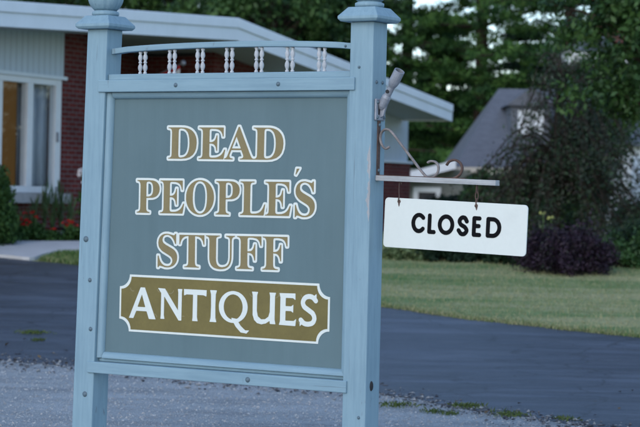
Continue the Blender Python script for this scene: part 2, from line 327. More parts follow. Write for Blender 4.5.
def post(sc, fn, name='post'):
    zs = [-.4, .05]+list(np.linspace(.2, 2.49, 12))
    mb = MB(); rings = []
    for z in zs:
        for sx, sy in ((-1, -1), (1, -1), (1, 1), (-1, 1)): mb.v.append(fn(sc+sx*HW, sy*HW, z))
    for i in range(len(zs)-1):
        for k in range(4): mb.f.append((i*4+k, i*4+(k+1) % 4, (i+1)*4+(k+1) % 4, (i+1)*4+k)); mb.mi.append(0)
    mb.f += [(3, 2, 1, 0), tuple(len(zs)*4-4+k for k in range(4))]; mb.mi += [0, 0]
    p = mb.build('post', m_paint, sgn, bevel=.006)
    # cap: a low pyramid with a square rim, then a turned neck and a carved ball
    cxp = fn(sc, 0, 2.5)[0]
    c_ = MB()
    def ringq(h, z): return [(cxp-h, -h, z), (cxp+h, -h, z), (cxp+h, h, z), (cxp-h, h, z)]
    q = ringq(.108, 2.49)+ringq(.120, 2.503)+ringq(.120, 2.517)+ringq(.080, 2.566)
    c_.add(q, [(3, 2, 1, 0), (12, 13, 14, 15)]+[(i*4+k, i*4+(k+1) % 4, i*4+4+(k+1) % 4, i*4+4+k) for i in range(3) for k in range(4)])
    cap = c_.build('cap', m_paint, p, bevel=.003)
    f_ = MB(); f_.lathe([(.07, 2.567), (.076, 2.574), (.076, 2.588), (.064, 2.594), (.060, 2.598)], (cxp, 0, 0), 28)
    nk = f_.build('finial_neck', m_paint, p, smooth=True)
    g_ = MB()
    groove = lambda a: 1-.11*max(0, 1-abs(math.sin(a*4+.5))*5)
    prof = [(.058, 2.599)]+[(.101*math.cos(t), 2.675+.098*math.sin(t)) for t in np.linspace(-.9, 1.15, 14)]+[(.03, 2.775), (.012, 2.79)]
    g_.lathe(prof, (cxp, 0, 0), 64, rfn=groove); g_.build('finial_ball', m_paint, p, smooth=True)
    return p
postL = post(SL, lean); postR = post(SR, noln)
def bolt(parent, s, z, r=.012, y=-HW, nrm='f', ln=None):
    mb = MB(); 
    prof = [(r*1.25, 0), (r*1.25, .0015), (r, .002), (r*.9, .006), (r*.3, .008)]
    M = Matrix.Rotation(R(90), 4, 'X') if nrm == 'f' else Matrix.Rotation(R(90), 4, 'Y')
    mb.lathe(prof, (0, 0, 0), 10, M=M)
    return mb.build('bolt', m_bolt, parent, smooth=True, loc=(s, y, z))
for s, z, r in ((-.902, 1.316, .014), (-.868, 1.088, .010), (-.856, .815, .010), (-.887, .449, .013)):
    bolt(postL, s, z, r)
for s, z, r in ((.862, 2.255, .006), (.905, .45, .007)): bolt(postR, s, z, r)
bolt(postR, SR+HW, 2.18, .008, -.03, 's'); bolt(postR, SR+HW, 2.18, .008, .03, 's'); 
# rails
def rail(z0, z1, name, proud=.012):
    mb = MB(); n = 14
    xa, xb = -.832 if z0 > 1.5 else -.868, .841 if z0 > 1.5 else .832
    mb.box(xa, xb, -HW-proud, -.012, z0, z1)
    return mb.build(name, m_paint_rail, sgn, bevel=.004)
rt = rail(2.137, 2.204, 'top_rail'); rb = rail(.572, .635, 'bottom_rail')
for s, z in ((-.296, 2.172), (.372, 2.172)): bolt(rt, s, z, .010, -HW-.012)
bolt(rb, .219, .602, .012, -HW-.012); pass
xl = lambda z: SL+HW+LEAN*(z-1.6)      # the left post's inner face
sb = MB(); sb.box(xl(2.2)+.002, SR-HW-.002, -.045, .03, 2.205, 2.238); sb.build('sill_board', m_paint_rail, sgn, bevel=.004)
bl = MB(); bl.box(xl(.6)+.004, SR-HW-.002, -.03, .03, .636, .655); bl.build('bottom_sill', m_paint_rail, sgn, bevel=.004)
# panel and its moulding
pb = MB(); pb.add([(xl(.655)+.001, -.02, .656), (SR-HW-.001, -.02, .656), (SR-HW-.001, -.02, 2.15), (xl(2.15)+.001, -.02, 2.15),
                   (xl(.655)+.001, .02, .656), (SR-HW-.001, .02, .656), (SR-HW-.001, .02, 2.15), (xl(2.15)+.001, .02, 2.15)],
                  [(0, 1, 2, 3), (7, 6, 5, 4), (0, 4, 5, 1), (1, 5, 6, 2), (2, 6, 7, 3), (3, 7, 4, 0)])
panel = pb.build('panel', m_panel, sgn)
def moulding(a, b, inward):
    """quarter-round strip in the corner between panel and frame, from a to b (x,z)"""
    a = Vector((a[0], -.0205, a[1])); b = Vector((b[0], -.0205, b[1])); iw = Vector((inward[0], 0, inward[1])); out = Vector((0, -1, 0))
    prof = [(0, 0), (.034, 0)]+[(.034*math.cos(t), .030*math.sin(t)) for t in np.linspace(.15, 1.45, 6)]+[(0, .030)]
    mb = MB(); n = len(prof)
    V = [p+iw*i+out*o for p in (a, b) for i, o in prof]
    mb.add(V, [tuple(range(n)), tuple(range(n, 2*n))[::-1]]+[(i, (i+1) % n, n+(i+1) % n, n+i) for i in range(n)])
    return mb.build('moulding', m_paint if inward[0] else m_paint_rail, panel)
moulding((xl(.657)+.002, .657), (xl(2.134)+.002, 2.134), (1, 0)); moulding((SR-HW-.002, .657), (SR-HW-.002, 2.134), (-1, 0))
moulding((xl(.65)+.037, .656), (SR-HW-.006, .656), (0, 1)); moulding((xl(2.1)+.037, 2.135), (SR-HW-.006, 2.135), (0, -1))

# arched spindle rail
ar = MB(); xa, xb = xl(2.37)+.001, SR-HW-.001; n = 16; V = []
def arch(x):
    t = (x-xa)/(xb-xa); return 2.379+.026*min(1, math.sin(math.pi*t)**.6 if 0 < t < 1 else 0)
def arch_u(x): return arch(x)
for i in range(n+1):
    x = xa+(xb-xa)*i/n; z = arch(x)
    V += [(x, -.024, z-.028), (x, .024, z-.028), (x, .024, z+.003), (x, -.024, z+.003)]
ar.add(V, [(0, 1, 2, 3), tuple(n*4+k for k in (3, 2, 1, 0))]+[(i*4+k, i*4+4+k, i*4+4+(k+1) % 4, i*4+(k+1) % 4) for i in range(n) for k in range(4)])
sr_ = ar.build('spindle_rail', m_paint_rail, sgn, bevel=.003)
bolt(sr_, .748, 2.369, .006, -.024)
# turned spindles, in pairs
spp = [(.0065, 0), (.0125, .003), (.0125, .010), (.007, .014), (.011, .022), (.0155, .034), (.0145, .046), (.008, .058), (.0075, .061), (.0125, .064), (.0125, .070), (.0075, .073), (.009, .077), (.0155, .090), (.0135, .104), (.008, .116), (.0125, .121), (.0125, .127), (.006, .131)]
proto = None
for x in (-.601, -.567, -.400, -.366, -.212, -.177, -.019, .017, .175, .209, .372, .406, .572, .606):
    h = arch(x)-.028-2.238; k = h/.131
    if proto is None:
        mb = MB(); mb.lathe(spp, (0, 0, 0), 14); sp_ = mb.build('spindle', m_spin, sgn, smooth=True); proto = sp_
    else:
        sp_ = proto.copy(); COL.objects.link(sp_); sp_.parent = sgn
    sp_.location = (x, 0, 2.238); sp_.scale = (.84, .84, k)

# ---- lettering: contours of signed-distance fields
def sdf_poly(loops, X, Z):
    """signed distance (negative inside, even-odd) of grid points to closed loops"""
    D = np.full(X.shape, 1e9); ins = np.zeros(X.shape, bool)
    for lp in loops:
        A = np.array(lp, float); B = np.roll(A, -1, 0)
        for (ax, az), (bx, bz) in zip(A, B):
            ex, ez = bx-ax, bz-az; l2 = ex*ex+ez*ez
            if l2 < 1e-14: continue
            t = np.clip(((X-ax)*ex+(Z-az)*ez)/l2, 0, 1)
            D = np.minimum(D, np.hypot(X-ax-t*ex, Z-az-t*ez))
            cr = ((az > Z) != (bz > Z)); 
            with np.errstate(divide='ignore', invalid='ignore'):
                xi = ax+(Z-az)*ex/(ez if ez else 1e-12)
            ins ^= cr & (X < xi)
    return np.where(ins, -D, D)
def sdf_strokes(strokes, r, X, Z):
    D = np.full(X.shape, 1e9)
    for st in strokes:
        for (ax, az), (bx, bz) in zip(st, st[1:]):
            ex, ez = bx-ax, bz-az; l2 = ex*ex+ez*ez+1e-14; t = np.clip(((X-ax)*ex+(Z-az)*ez)/l2, 0, 1)
            D = np.minimum(D, np.hypot(X-ax-t*ex, Z-az-t*ez))
    return D-r
def contour(D, xs, zs):
    """marching squares at 0, returns closed loops"""
    nx, nz = len(xs), len(zs); D = D.copy(); D[D == 0] = 1e-9; seg = {}
    def key(i, j, e): return (i, j, 0) if e == 0 else (i+1, j, 1) if e == 1 else (i, j+1, 0) if e == 2 else (i, j, 1)
    pos = {}
    def pt(k):
        i, j, ty = k
        if ty == 0: a, b = D[j, i], D[j, i+1]; t = a/(a-b); return (xs[i]+(xs[i+1]-xs[i])*t, zs[j])
        a, b = D[j, i], D[j+1, i]; t = a/(a-b); return (xs[i], zs[j]+(zs[j+1]-zs[j])*t)
    S = D < 0; T = {1: [(3, 0)], 2: [(0, 1)], 3: [(3, 1)], 4: [(1, 2)], 5: [(3, 2), (1, 0)], 6: [(0, 2)], 7: [(3, 2)], 8: [(2, 3)], 9: [(2, 0)], 10: [(0, 3), (2, 1)], 11: [(2, 1)], 12: [(1, 3)], 13: [(1, 0)], 14: [(0, 3)]}
    idx = S[:-1, :-1]*1+S[:-1, 1:]*2+S[1:, 1:]*4+S[1:, :-1]*8
    for j, i in zip(*np.nonzero((idx > 0) & (idx < 15))):
        for a, b in T[int(idx[j, i])]: seg[key(i, j, a)] = key(i, j, b)
    loops = []
    while seg:
        k0, k = seg.popitem(); lp = [k0]
        while k != k0 and k in seg: lp.append(k); k = seg.pop(k)
        P = [pt(q) for q in lp]
        if len(P) > 5: loops.append(P)
    return loops
def simplify(P, tol):
    if len(P) < 8: return P
    def dp(a, b):
        A = np.array(P[a]); B = np.array(P[b]); d = B-A; l = np.hypot(*d)+1e-12
        if b-a < 2: return []
        q = np.array(P[a+1:b])-A; dist = np.abs(q[:, 0]*d[1]-q[:, 1]*d[0])/l
        m = int(dist.argmax())
        if dist[m] < tol: return []
        m += a+1; return dp(a, m)+[m]+dp(m, b)
    h = len(P)//2; P = P+[P[0]]
    ids = [0]+dp(0, h)+[h]+dp(h, len(P)-1)
    return [P[i] for i in ids]
def flat_letters(name, layers, parent, y0):
    """layers: (loops, material, y front, thickness); one mesh of thin raised shapes facing -y"""
    mats = []; V = []; Fc = []; MI = []
    for loops, m, yf, th in layers:
        cu = bpy.data.curves.new('tmp', 'CURVE'); cu.dimensions = '2D'; cu.fill_mode = 'BOTH'; cu.extrude = th/2
        for lp in loops:
            s = cu.splines.new('POLY'); s.points.add(len(lp)-1)
            for p, (x, z) in zip(s.points, lp): p.co = (x, z, 0, 1)
            s.use_cyclic_u = True
        o = bpy.data.objects.new('tmp', cu); COL.objects.link(o)
        dg = bpy.context.evaluated_depsgraph_get(); dg.update(); me = bpy.data.meshes.new_from_object(o.evaluated_get(dg))
        k = len(V); V += [(v.co.x, yf+th/2-v.co.z, v.co.y) for v in me.vertices]
        Fc += [tuple(i+k for i in p.vertices) for p in me.polygons]; MI += [len(mats)]*len(me.polygons); mats.append(m)
        bpy.data.objects.remove(o); bpy.data.curves.remove(cu); bpy.data.meshes.remove(me)
    mb = MB(); mb.v = V; mb.f = Fc; mb.mi = MI
    return mb.build(name, mats, parent)
def grid(x0, x1, z0, z1, h):
    xs = np.arange(x0, x1+h, h); zs = np.arange(z0, z1+h, h); X, Z = np.meshgrid(xs, zs); return xs, zs, X, Z
def serif_word(word, x0, x1, z0, z1, tilt=0, extra=None, name='lettering', ring=.0115, track=0):
    """gold serif capitals with a white outline that fill the box (outline included)"""
    h = (z1-z0)-2*ring; sc = h/.455
    pen = 0; places = []
    kern = {'DE': -14, 'EA': -24, 'AD': -22, 'PE': -18, 'EO': -16, 'OP': -16, 'PL': -18, 'LE': -22, 'ES': 4, 'ST': -14, 'TU': -12, 'UF': -10, 'FF': -14}
    for i, ch in enumerate(word):
        if i: pen += kern.get(word[i-1]+ch, 0)+track
        places.append((ch, pen)); pen += GLY[ch][0]
    allp = [(px+pt, 0) for ch, px in places for lp in GLY[ch][1] for pt in lp[0::2]]
    mn, mx = min(p[0] for p in allp), max(p[0] for p in allp)
    sx = ((x1-x0)-2*ring)/(mx-mn)
    xs, zs, X, Z = grid(x0-.04, x1+.04, z0-.05, z1+.07, .0028)
    D = np.full(X.shape, 1.0); 
    ct, st = math.cos(tilt), math.sin(tilt); xm, zm = (x0+x1)/2, (z0+z1)/2
    def T(u, vv):
        x = x0+ring+(u-mn)*sx; z = z0+ring+vv*sc/1000; x -= xm; z -= zm
        return (xm+x*ct-z*st, zm+x*st+z*ct)
    for ch, px in places:
        loops = [[T(px+lp[k], lp[k+1]) for k in range(0, len(lp), 2)] for lp in GLY[ch][1]]
        q = [p for lp in loops for p in lp]; a, b = min(p[0] for p in q)-.03, max(p[0] for p in q)+.03
        i0, i1 = np.searchsorted(xs, [a, b])
        D[:, i0:i1] = np.minimum(D[:, i0:i1], sdf_poly(loops, X[:, i0:i1], Z[:, i0:i1]))
    if extra: D = np.minimum(D, sdf_poly(extra, X, Z))
    gold = [simplify(l, .0006) for l in contour(D+.0012, xs, zs)]; white = [simplify(l, .0006) for l in contour(D-ring+.0010, xs, zs)]
    return flat_letters(name, [(white, m_white, -.0225, .0025), (gold, m_gold, -.0240, .0025)], panel, 0)
serif_word('DEAD', -.394, .387, 1.760, 1.957)
serif_word('PEOPLES', -.600, .592, 1.462, 1.668, .005, extra=[[(.474, 1.726), (.452, 1.690), (.442, 1.694), (.448, 1.728)]][0:0]+[[(.482, 1.730), (.461, 1.729), (.454, 1.697), (.459, 1.695)]])
serif_word('STUFF', -.449, .427, 1.172, 1.374, .012)
# plaque with scooped corners
def plaque_loop(x0, x1, z0, z1, r, cx=None):
    P = []
    for (cxx, czz, a0) in ((x0, z0, 90), (x1, z0, 180), (x1, z1, 270), (x0, z1, 360)):
        for k in range(9):
            a = R(a0-90*k/8); P.append((cxx+r*math.cos(a), czz+r*math.sin(a)))
    return P
pq = flat_letters('plaque', [([plaque_loop(-.693, .686, .812, 1.128, .068)], m_white, -.0225, .0025), ([plaque_loop(-.681, .674, .824, 1.116, .069)], m_olive, -.0240, .0025)], panel, 0)
# ANTIQUES: flared capitals
def stem(x, z0, z1, w0, flare): 
    m = (z0+z1)/2; return [[(x-w0/2-flare, z0), (x+w0/2+flare, z0), (x+w0/2, z0+.12*(z1-z0)), (x+w0/2-.004, m), (x+w0/2, z1-.12*(z1-z0)), (x+w0/2+flare, z1), (x-w0/2-flare, z1), (x-w0/2, z1-.12*(z1-z0)), (x-w0/2+.004, m), (x-w0/2, z0+.12*(z1-z0))]]
def ell(cx, cz, rx, rz, n=40): return [(cx+rx*math.cos(2*math.pi*k/n), cz+rz*math.sin(2*math.pi*k/n)) for k in range(n)]
def scaled(loops, x0, x1, z0, z1):
    q = [p for lp in loops for p in lp]; a, b = min(p[0] for p in q), max(p[0] for p in q); c_, d_ = min(p[1] for p in q), max(p[1] for p in q)
    return [[(x0+(x-a)/(b-a)*(x1-x0), z0+(z-c_)/(d_-c_)*(z1-z0)) for x, z in lp] for lp in loops]
Zb, Zt = .893, 1.066
GA = {}
GA['A'] = [[[(0, 0), (.17, 0), (.27, .24), (.66, .24), (.75, 0), (1.0, 0), (.58, 1.0), (.42, 1.0)], [(.315, .37), (.475, .78), (.61, .37)]]]
GA['N'] = [[[(.10, 0), (.26, 0), (.235, .12), (.235, .74), (.82, -.02), (.93, -.02), (.93, .88), (.95, 1), (.77, 1), (.79, .88), (.79, .30), (.26, .99), (-.02, 1.0), (.115, .84), (.115, .12)]]]
GA['T'] = [[[(.39, 0), (.63, 0), (.595, .12), (.59, .84), (.88, .84), (.99, .80), (1.0, 1.01), (.0, 1.01), (.01, .80), (.12, .84), (.41, .84), (.405, .12)]]]
GA['I'] = [[[(0, 0), (1, 0), (.84, .12), (.80, .5), (.84, .88), (1, 1), (0, 1), (.16, .88), (.2, .5), (.16, .12)]]]
GA['U'] = [[[(.0, 1), (.25, 1), (.215, .88), (.215, .38), (.26, .22), (.40, .13), (.56, .14), (.70, .23), (.75, .38), (.75, .88), (.72, 1), (.99, 1), (.95, .88), (.95, .14), (.99, 0), (.76, 0), (.755, .10), (.60, .01), (.42, -.03), (.24, .0), (.11, .10), (.045, .26), (.035, .88)]]]
GA['E'] = [[[(.0, 0), (.96, -.01), (1.0, .22), (.86, .145), (.37, .145), (.37, .45), (.70, .45), (.82, .40), (.82, .66), (.70, .60), (.37, .60), (.37, .86), (.80, .86), (.94, .80), (.93, 1.01), (.0, 1), (.06, .88), (.06, .12)]]]
Sg = [[(lp[k]/1000, lp[k+1]/1000) for k in range(0, len(lp), 2)] for lp in GLY['S'][1]]
sS = [(.90, .80), (.74, .90), (.52, .93), (.30, .88), (.18, .74), (.26, .60), (.50, .50), (.74, .40), (.84, .25), (.74, .11), (.50, .06), (.26, .08), (.08, .18)]
xs, zs, X, Z = grid(-.68, .68, .83, 1.11, .0028)
D = np.full(X.shape, 1.0)
def put(ch, x0, x1, dz=0, z0=Zb, z1=Zt):
    global D
    dz += .0107*((x0+x1)/2+.5); z0, z1 = .888, 1.060
    for part in GA[ch]: D = np.minimum(D, sdf_poly(scaled(part, x0, x1, z0+dz, z1+dz), X, Z))
put('A', -.624, -.440); put('N', -.428, -.262); put('T', -.252, -.100); put('I', -.078, -.032)
oq = np.maximum(sdf_poly([ell(.076, .980, .094, .086)], X, Z), -sdf_poly([ell(.076, .980, .062, .068)], X, Z))
tail = sdf_poly([[(.064, .922), (.098, .918), (.128, .880), (.158, .858), (.184, .860), (.166, .842), (.128, .846), (.094, .876)]], X, Z)
D = np.minimum(D, np.minimum(oq, tail))
put('U', .196, .350); put('E', .372, .480)
sp2 = spline([(.500+(.612-.500)*a_, 0, .902+(1.070-.902)*b_) for a_, b_ in sS], 5); st_ = [(p.x, p.z) for p in sp2]
D = np.minimum(D, sdf_strokes([st_], .0130, X, Z))
D = np.minimum(D, sdf_poly([[(.592, 1.032), (.606, 1.024), (.604, 1.074), (.590, 1.062)], [(.516, .930), (.503, .942), (.503, .898), (.518, .912)]], X, Z))
flat_letters('lettering', [([simplify(l, .0006) for l in contour(D, xs, zs)], m_white, -.0255, .0025)], panel, 0)
m_trace = varied('faint_older_lettering_traces', (.235, .20, .095), .1, 9, .5, .4, 0)
arcs = []
for k, x in enumerate((-.60, -.455, -.415, -.345, -.255, -.165, -.105, -.055, .10, .205, .275, .345, .385, .475, .525, .585)):
    up = k % 3 != 1; zc_ = (1.068 if up else .882)+.0107*(x+.5); r_ = .018+.006*(k % 2)
    arcs.append([(x+r_*math.cos(R(a)), zc_+(1 if up else -1)*(-.012+r_*math.sin(R(a)))) for a in range(200 if k % 2 else 185, 345 if k % 2 else 300, 12)])
xs, zs, X, Z = grid(-.66, .65, .83, 1.11, .0022)
flat_letters('older_lettering', [([simplify(l, .0003) for l in contour(sdf_strokes(arcs, .0024, X, Z), xs, zs)], m_trace, -.0246, .001)], panel, 0)
# peeled paint on the right post
pp = MB()
def patch(poly, y, mb): mb.add([(x, y, z) for x, z in poly]+[(x, y+.004, z) for x, z in poly], [tuple(range(len(poly)))]+[(i, (i+1) % len(poly), len(poly)+(i+1) % len(poly), len(poly)+i) for i in range(len(poly))])
e1 = [(.9285+.005*math.sin(z*31)+.004*math.sin(z*83)+.003*math.sin(z*211), z) for z in np.linspace(1.50, 1.80, 40)]
e2 = [(.9415+.002*math.sin(z*47+1), z) for z in np.linspace(1.80, 1.50, 20)]
patch([(.938, 1.46)]+e1+[(.939, 1.86)]+e2, -HW-.0006, pp); pp.build('peeled_patch', m_bare, postR)
st = MB(); st.lathe([(.001, 0), (.016, .001), (.013, .006), (.004, .009)], (0, 0, 0), 9, M=Matrix.Rotation(R(90), 4, 'Y') @ Matrix.Scale(1.7, 4, (1, 0, 0))); st.build('knot_hole', m_dark, postR, loc=(SR+HW-.001, -.015, .612))

# ---- iron bracket with wooden arm, on the post's outer side
br = MB(); br.box(SR+HW, SR+HW+.006, -.014, .014, 1.70, 1.985); plate = br.build('bracket', m_rust, sgn, bevel=.002); tag(plate, 'rusty iron bracket with scrolls')
bpts = [(.983, 1.842), (1.004, 1.833), (1.018, 1.846)]
sc1 = spline([(1.012, 0, 1.848), (.990, 0, 1.838), (.968, 0, 1.856), (.956, 0, 1.892), (.966, 0, 1.925), (.992, 0, 1.938), (1.022, 0, 1.925), (1.075, 0, 1.868), (1.150, 0, 1.785), (1.215, 0, 1.714), (1.245, 0, 1.694), (1.278, 0, 1.697), (1.300, 0, 1.722), (1.302, 0, 1.752), (1.284, 0, 1.773), (1.255, 0, 1.776), (1.240, 0, 1.768)], 5)
mb = MB(); mb.tube(sc1, .0065, 8, flat=1.5); mb.build('scroll', m_iron, plate, smooth=True)
sc2 = spline([(1.300, 0, 1.688), (1.345, 0, 1.687), (1.390, 0, 1.691), (1.425, 0, 1.709), (1.440, 0, 1.740), (1.428, 0, 1.769), (1.398, 0, 1.784), (1.366, 0, 1.777), (1.350, 0, 1.757)], 5)
mb = MB(); mb.tube(sc2, .0068, 8, flat=1.5); mb.build('scroll', m_rust, plate, smooth=True)
for z in (1.725, 1.96): 
    b_ = bolt(plate, SR+HW+.006, z, .008, 0, 's')
am = MB(); am.box(SR+HW+.001, 1.642, -.022, .022, 0, .027, fn=lambda x, y, z: (x, y, z+1.673-.0215*(x-.944))); am.build('arm', m_arm, sgn, bevel=.002)
aps = MB(); aps.box(SR+HW+.007, 1.46, -.012, .012, .0272, .031, fn=lambda x, y, z: (x, y, z+1.673-.0215*(x-.944))); aps.build('strap', m_rust, plate)

# ---- flag-pole holder, empty, of grey cast metal
fx = SR+HW
mb = MB(); mb.box(fx, fx+.012, -.048, .048, 1.982, 2.095); fh = mb.build('flagpole_holder', m_alum, sgn, bevel=.006)
tag(fh, 'empty grey flagpole holder with slotted plate')
A = Vector((fx+.012, 0, 2.045)); B = Vector((fx+.142, -.040, 2.236)); ax = (B-A).normalized(); Ln = (B-A).length
M = ax.to_track_quat('Z', 'Y').to_matrix().to_4x4()
tb = MB(); tb.lathe([(.018, 0), (.024, .02), (.024, .07), (.018, .085), (.018, .135), (.0245, .150), (.028, .165), (.028, Ln), (.0225, Ln), (.0220, Ln-.09), (.002, Ln-.091)], tuple(A), 18, M=M); tb.build('socket', [m_alum, m_dark], fh, smooth=False, bevel=.001)
gs = MB(); gs.prism([(fx+.007, 1.995), (fx+.03, 2.005), (fx+.055, 2.085), (fx+.030, 2.10), (fx+.007, 2.085)], 'y', -.008, .008); gs.build('gusset', m_alum, fh, bevel=.002)
for y in (-.034, .034):
    for z in (1.998, 2.076): bolt(fh, fx+.012, z, .0075, y, 's')
sl_ = MB(); sl_.box(fx+.0115, fx+.0135, -.026, -.012, 2.012, 2.062); sl_.build('slot', m_dark, fh)
dk = MB(); dk.lathe([(.001, 0), (.0075, .0), (.0075, .002), (.001, .0022)], (0, 0, 0), 10, M=M); 
for q_ in (.105,): 
    pz = A+ax*q_; hl = MB(); hl.lathe([(.0001, 0), (.010, 0), (.010, .0225), (.0001, .0227)], tuple(pz), 10, M=Matrix.Rotation(R(90), 4, 'X')); hl.build('set_screw_hole', m_dark, fh)

# ---- hanging CLOSED board
m_board = varied('white_enamel_board', (.70, .735, .685), .035, 5, .38, .5, .03, .001)
v = coords(m_board); ns = noise(m_board, coords(m_board, (1.2, 1, 14), rot=(0, .5, 0)), 7, 4, .7); ng = noise(m_board, v, 5, 5, .65)
bs = m_board.node_tree.nodes['Principled BSDF'].inputs['Base Color']; src = bs.links[0].from_socket
c = mix(m_board, ramp(m_board, ng, [(.52, (0, 0, 0)), (.75, (.30, .30, .30))]), src, (.54, .56, .52)); c = mix(m_board, ramp(m_board, ns, [(.69, (0, 0, 0)), (.72, (.25, .25, .25))]), c, (.40, .41, .40)); color(m_board, c)
cs = empty('closed_sign', (0, 0, 0), -TH); 
Rz = Matrix.Rotation(-TH, 4, 'Z')
cc = Vector((SX, SY, 0)) + (Rz @ Vector((1.4025, 0, 1.449))); cs.location = cc
cs.rotation_euler = (0, 0, -TH)
tag(cs, 'white hanging board lettered CLOSED under the iron bracket arm', 'sign')
tl = -.0285; rot = lambda x, z: (x*math.cos(tl)-z*math.sin(tl), x*math.sin(tl)+z*math.cos(tl))
bw, bh, rr = .410, .1275, .020
P = []
for cx0, cz0, a0 in ((bw-rr, bh-rr, 0), (-bw+rr, bh-rr, 90), (-bw+rr, -bh+rr, 180), (bw-rr, -bh+rr, 270)):
    for k in range(6): a = R(a0+18*k); P.append(rot(cx0+rr*math.cos(a), cz0+rr*math.sin(a)))
mb = MB(); mb.prism(P, 'y', -.004, .004); bd = mb.build('board', m_board, cs, bevel=.0012)
# CLOSED in rounded strokes; boxes measured from the photograph, board coordinates
hc, rs = .1045, .0108
def arcp(cx, cz, rx, rz, a0, a1, n=18): return [(cx+rx*math.cos(R(a0+(a1-a0)*k/n)), cz+rz*math.sin(R(a0+(a1-a0)*k/n))) for k in range(n+1)]
h2 = hc/2-rs
ST = [arcp(-.204, 0, .033, h2, 42, 318), [(-.142, h2), (-.142, -h2), (-.115, -h2)], arcp(-.046, 0, .0365, h2, 0, 360, 30),
      [(p.x, p.z) for p in spline([(.051+a_*.0225, 0, b_*h2) for a_, b_ in ((.95, .55), (.45, .95), (-.35, .97), (-.9, .55), (-.5, .12), (.45, -.14), (1.0, -.55), (.45, -.97), (-.4, -.98), (-1.05, -.58))], 5)],
      [(.144, h2), (.1145, h2), (.1145, -h2), (.146, -h2)], [(.1145, .003), (.141, .003)],
      [(.1935, -h2), (.1935, h2), (.220, h2)]+arcp(.220, 0, .0375, h2, 90, -90)+[(.1935, -h2)]]
xs, zs, X, Z = grid(-.27, .37, -.08, .08, .0022)
D = sdf_strokes(ST, rs, X, Z)
def toboard(l): return [rot(x, z+.006) for x, z in l]
flat_letters('lettering', [([toboard(simplify(l, .0004)) for l in contour(D, xs, zs)], m_black, -.0060, .0021)], cs, 0)
def hook(xb, ztop, links):
    x, z = rot(xb, .110); mb = MB()
    if links == 0:
        mb.tube(spline([(x, -.008, z), (x, -.012, z+.012), (x, -.004, z+.022), (x-.004, 0, z+.05), (x-.003, 0, ztop), (x+.006, 0, ztop+.008), (x+.010, 0, ztop-.004)], 4), .0028, 6)
    else:
        n = 3; seg = (ztop-z+.01)/n
        for i in range(n):
            c0 = Vector((x, 0, z+seg*(i+.5)-.002)); pts = []
            for k in range(13):
                a = 2*math.pi*k/12; off = .008*math.sin(a); pts.append(c0+Vector((off if i % 2 else 0, 0 if i % 2 else off, (seg*.62)*math.cos(a))))
            mb.tube(pts, .0030, 6)
    o = mb.build('hook', m_rust, cs, smooth=True)
    w_ = MB(); w_.lathe([(.002, 0), (.010, .0006), (.007, .003), (.002, .004)], (x, -.004, z), 10, M=Matrix.Rotation(R(90), 4, 'X')); w_.build('grommet', m_rust, o)
hook(-.327, .212, 0); hook(.121, .199, 1)
for xb, dx, L_ in ((-.327, .0, .020), (.121, .002, .016)):
    mb = MB(); x, z = rot(xb, .102); 
    patch([(x-.006+dx, z+.004), (x-.004+dx, z-L_*.5), (x+dx, z-L_), (x+.004+dx, z-L_*.6), (x+.006+dx, z+.003)], -.0046, mb); mb.build('rust_stain', m_rust, cs)
# ------------------------------------------------------------------ the brick bungalow on the left
m_brick = new_mat('red_brick', rough=.85, spec=.2)
tc = N(m_brick, 'ShaderNodeTexCoord'); sp_ = N(m_brick, 'ShaderNodeSeparateXYZ'); L(m_brick, tc.outputs['Object'], sp_.inputs[0])
ad = N(m_brick, 'ShaderNodeMath', operation='ADD'); L(m_brick, sp_.outputs['X'], ad.inputs[0]); L(m_brick, sp_.outputs['Y'], ad.inputs[1])
cb = N(m_brick, 'ShaderNodeCombineXYZ'); L(m_brick, ad.outputs[0], cb.inputs[0]); L(m_brick, sp_.outputs['Z'], cb.inputs[1])
bt = N(m_brick, 'ShaderNodeTexBrick', Scale=1.0); bt.inputs['Brick Width'].default_value = .215; bt.inputs['Row Height'].default_value = .073
bt.inputs['Mortar Size'].default_value = .009; bt.inputs['Mortar Smooth'].default_value = .2; bt.inputs['Bias'].default_value = -.1
bt.inputs['Color1'].default_value = (.105, .018, .016, 1); bt.inputs['Color2'].default_value = (.15, .027, .023, 1); bt.inputs['Mortar'].default_value = (.14, .105, .105, 1)
L(m_brick, cb.outputs[0], bt.inputs['Vector'])
nn = noise(m_brick, tc.outputs['Object'], 3, 4); color(m_brick, mix(m_brick, .5, bt.outputs['Color'], ramp(m_brick, nn, [(.3, (.35, .35, .35)), (.7, (.7, .7, .7))]), 'OVERLAY'))
inv = N(m_brick, 'ShaderNodeMath', operation='SUBTRACT'); inv.inputs[0].default_value = 1; L(m_brick, bt.outputs['Fac'], inv.inputs[1]); bump(m_brick, inv.outputs[0], .6, .01)
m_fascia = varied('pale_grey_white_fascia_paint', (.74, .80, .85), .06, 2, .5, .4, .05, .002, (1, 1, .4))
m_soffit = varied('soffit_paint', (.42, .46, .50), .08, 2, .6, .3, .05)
m_siding = new_mat('vertical_board_siding', rough=.6, spec=.3)
tc = N(m_siding, 'ShaderNodeTexCoord'); wv = N(m_siding, 'ShaderNodeTexWave', Scale=2.1); wv.wave_type = 'BANDS'; wv.bands_direction = 'X'; wv.wave_profile = 'SAW'; L(m_siding, tc.outputs['Object'], wv.inputs['Vector'])
gr_ = ramp(m_siding, wv.outputs['Fac'], [(0, (0, 0, 0)), (.06, (1, 1, 1)), (.94, (1, 1, 1)), (1, (0, 0, 0))])
nn = noise(m_siding, coords(m_siding, (6, 6, .5)), 2, 4); color(m_siding, mix(m_siding, gr_, (.28, .32, .36), ramp(m_siding, nn, [(.3, (.52, .60, .67)), (.7, (.58, .66, .73))]))); bump(m_siding, gr_, .6, .02)
m_trim = varied('white_window_frame', (.74, .76, .78), .05, 6, .4, .5, .02)
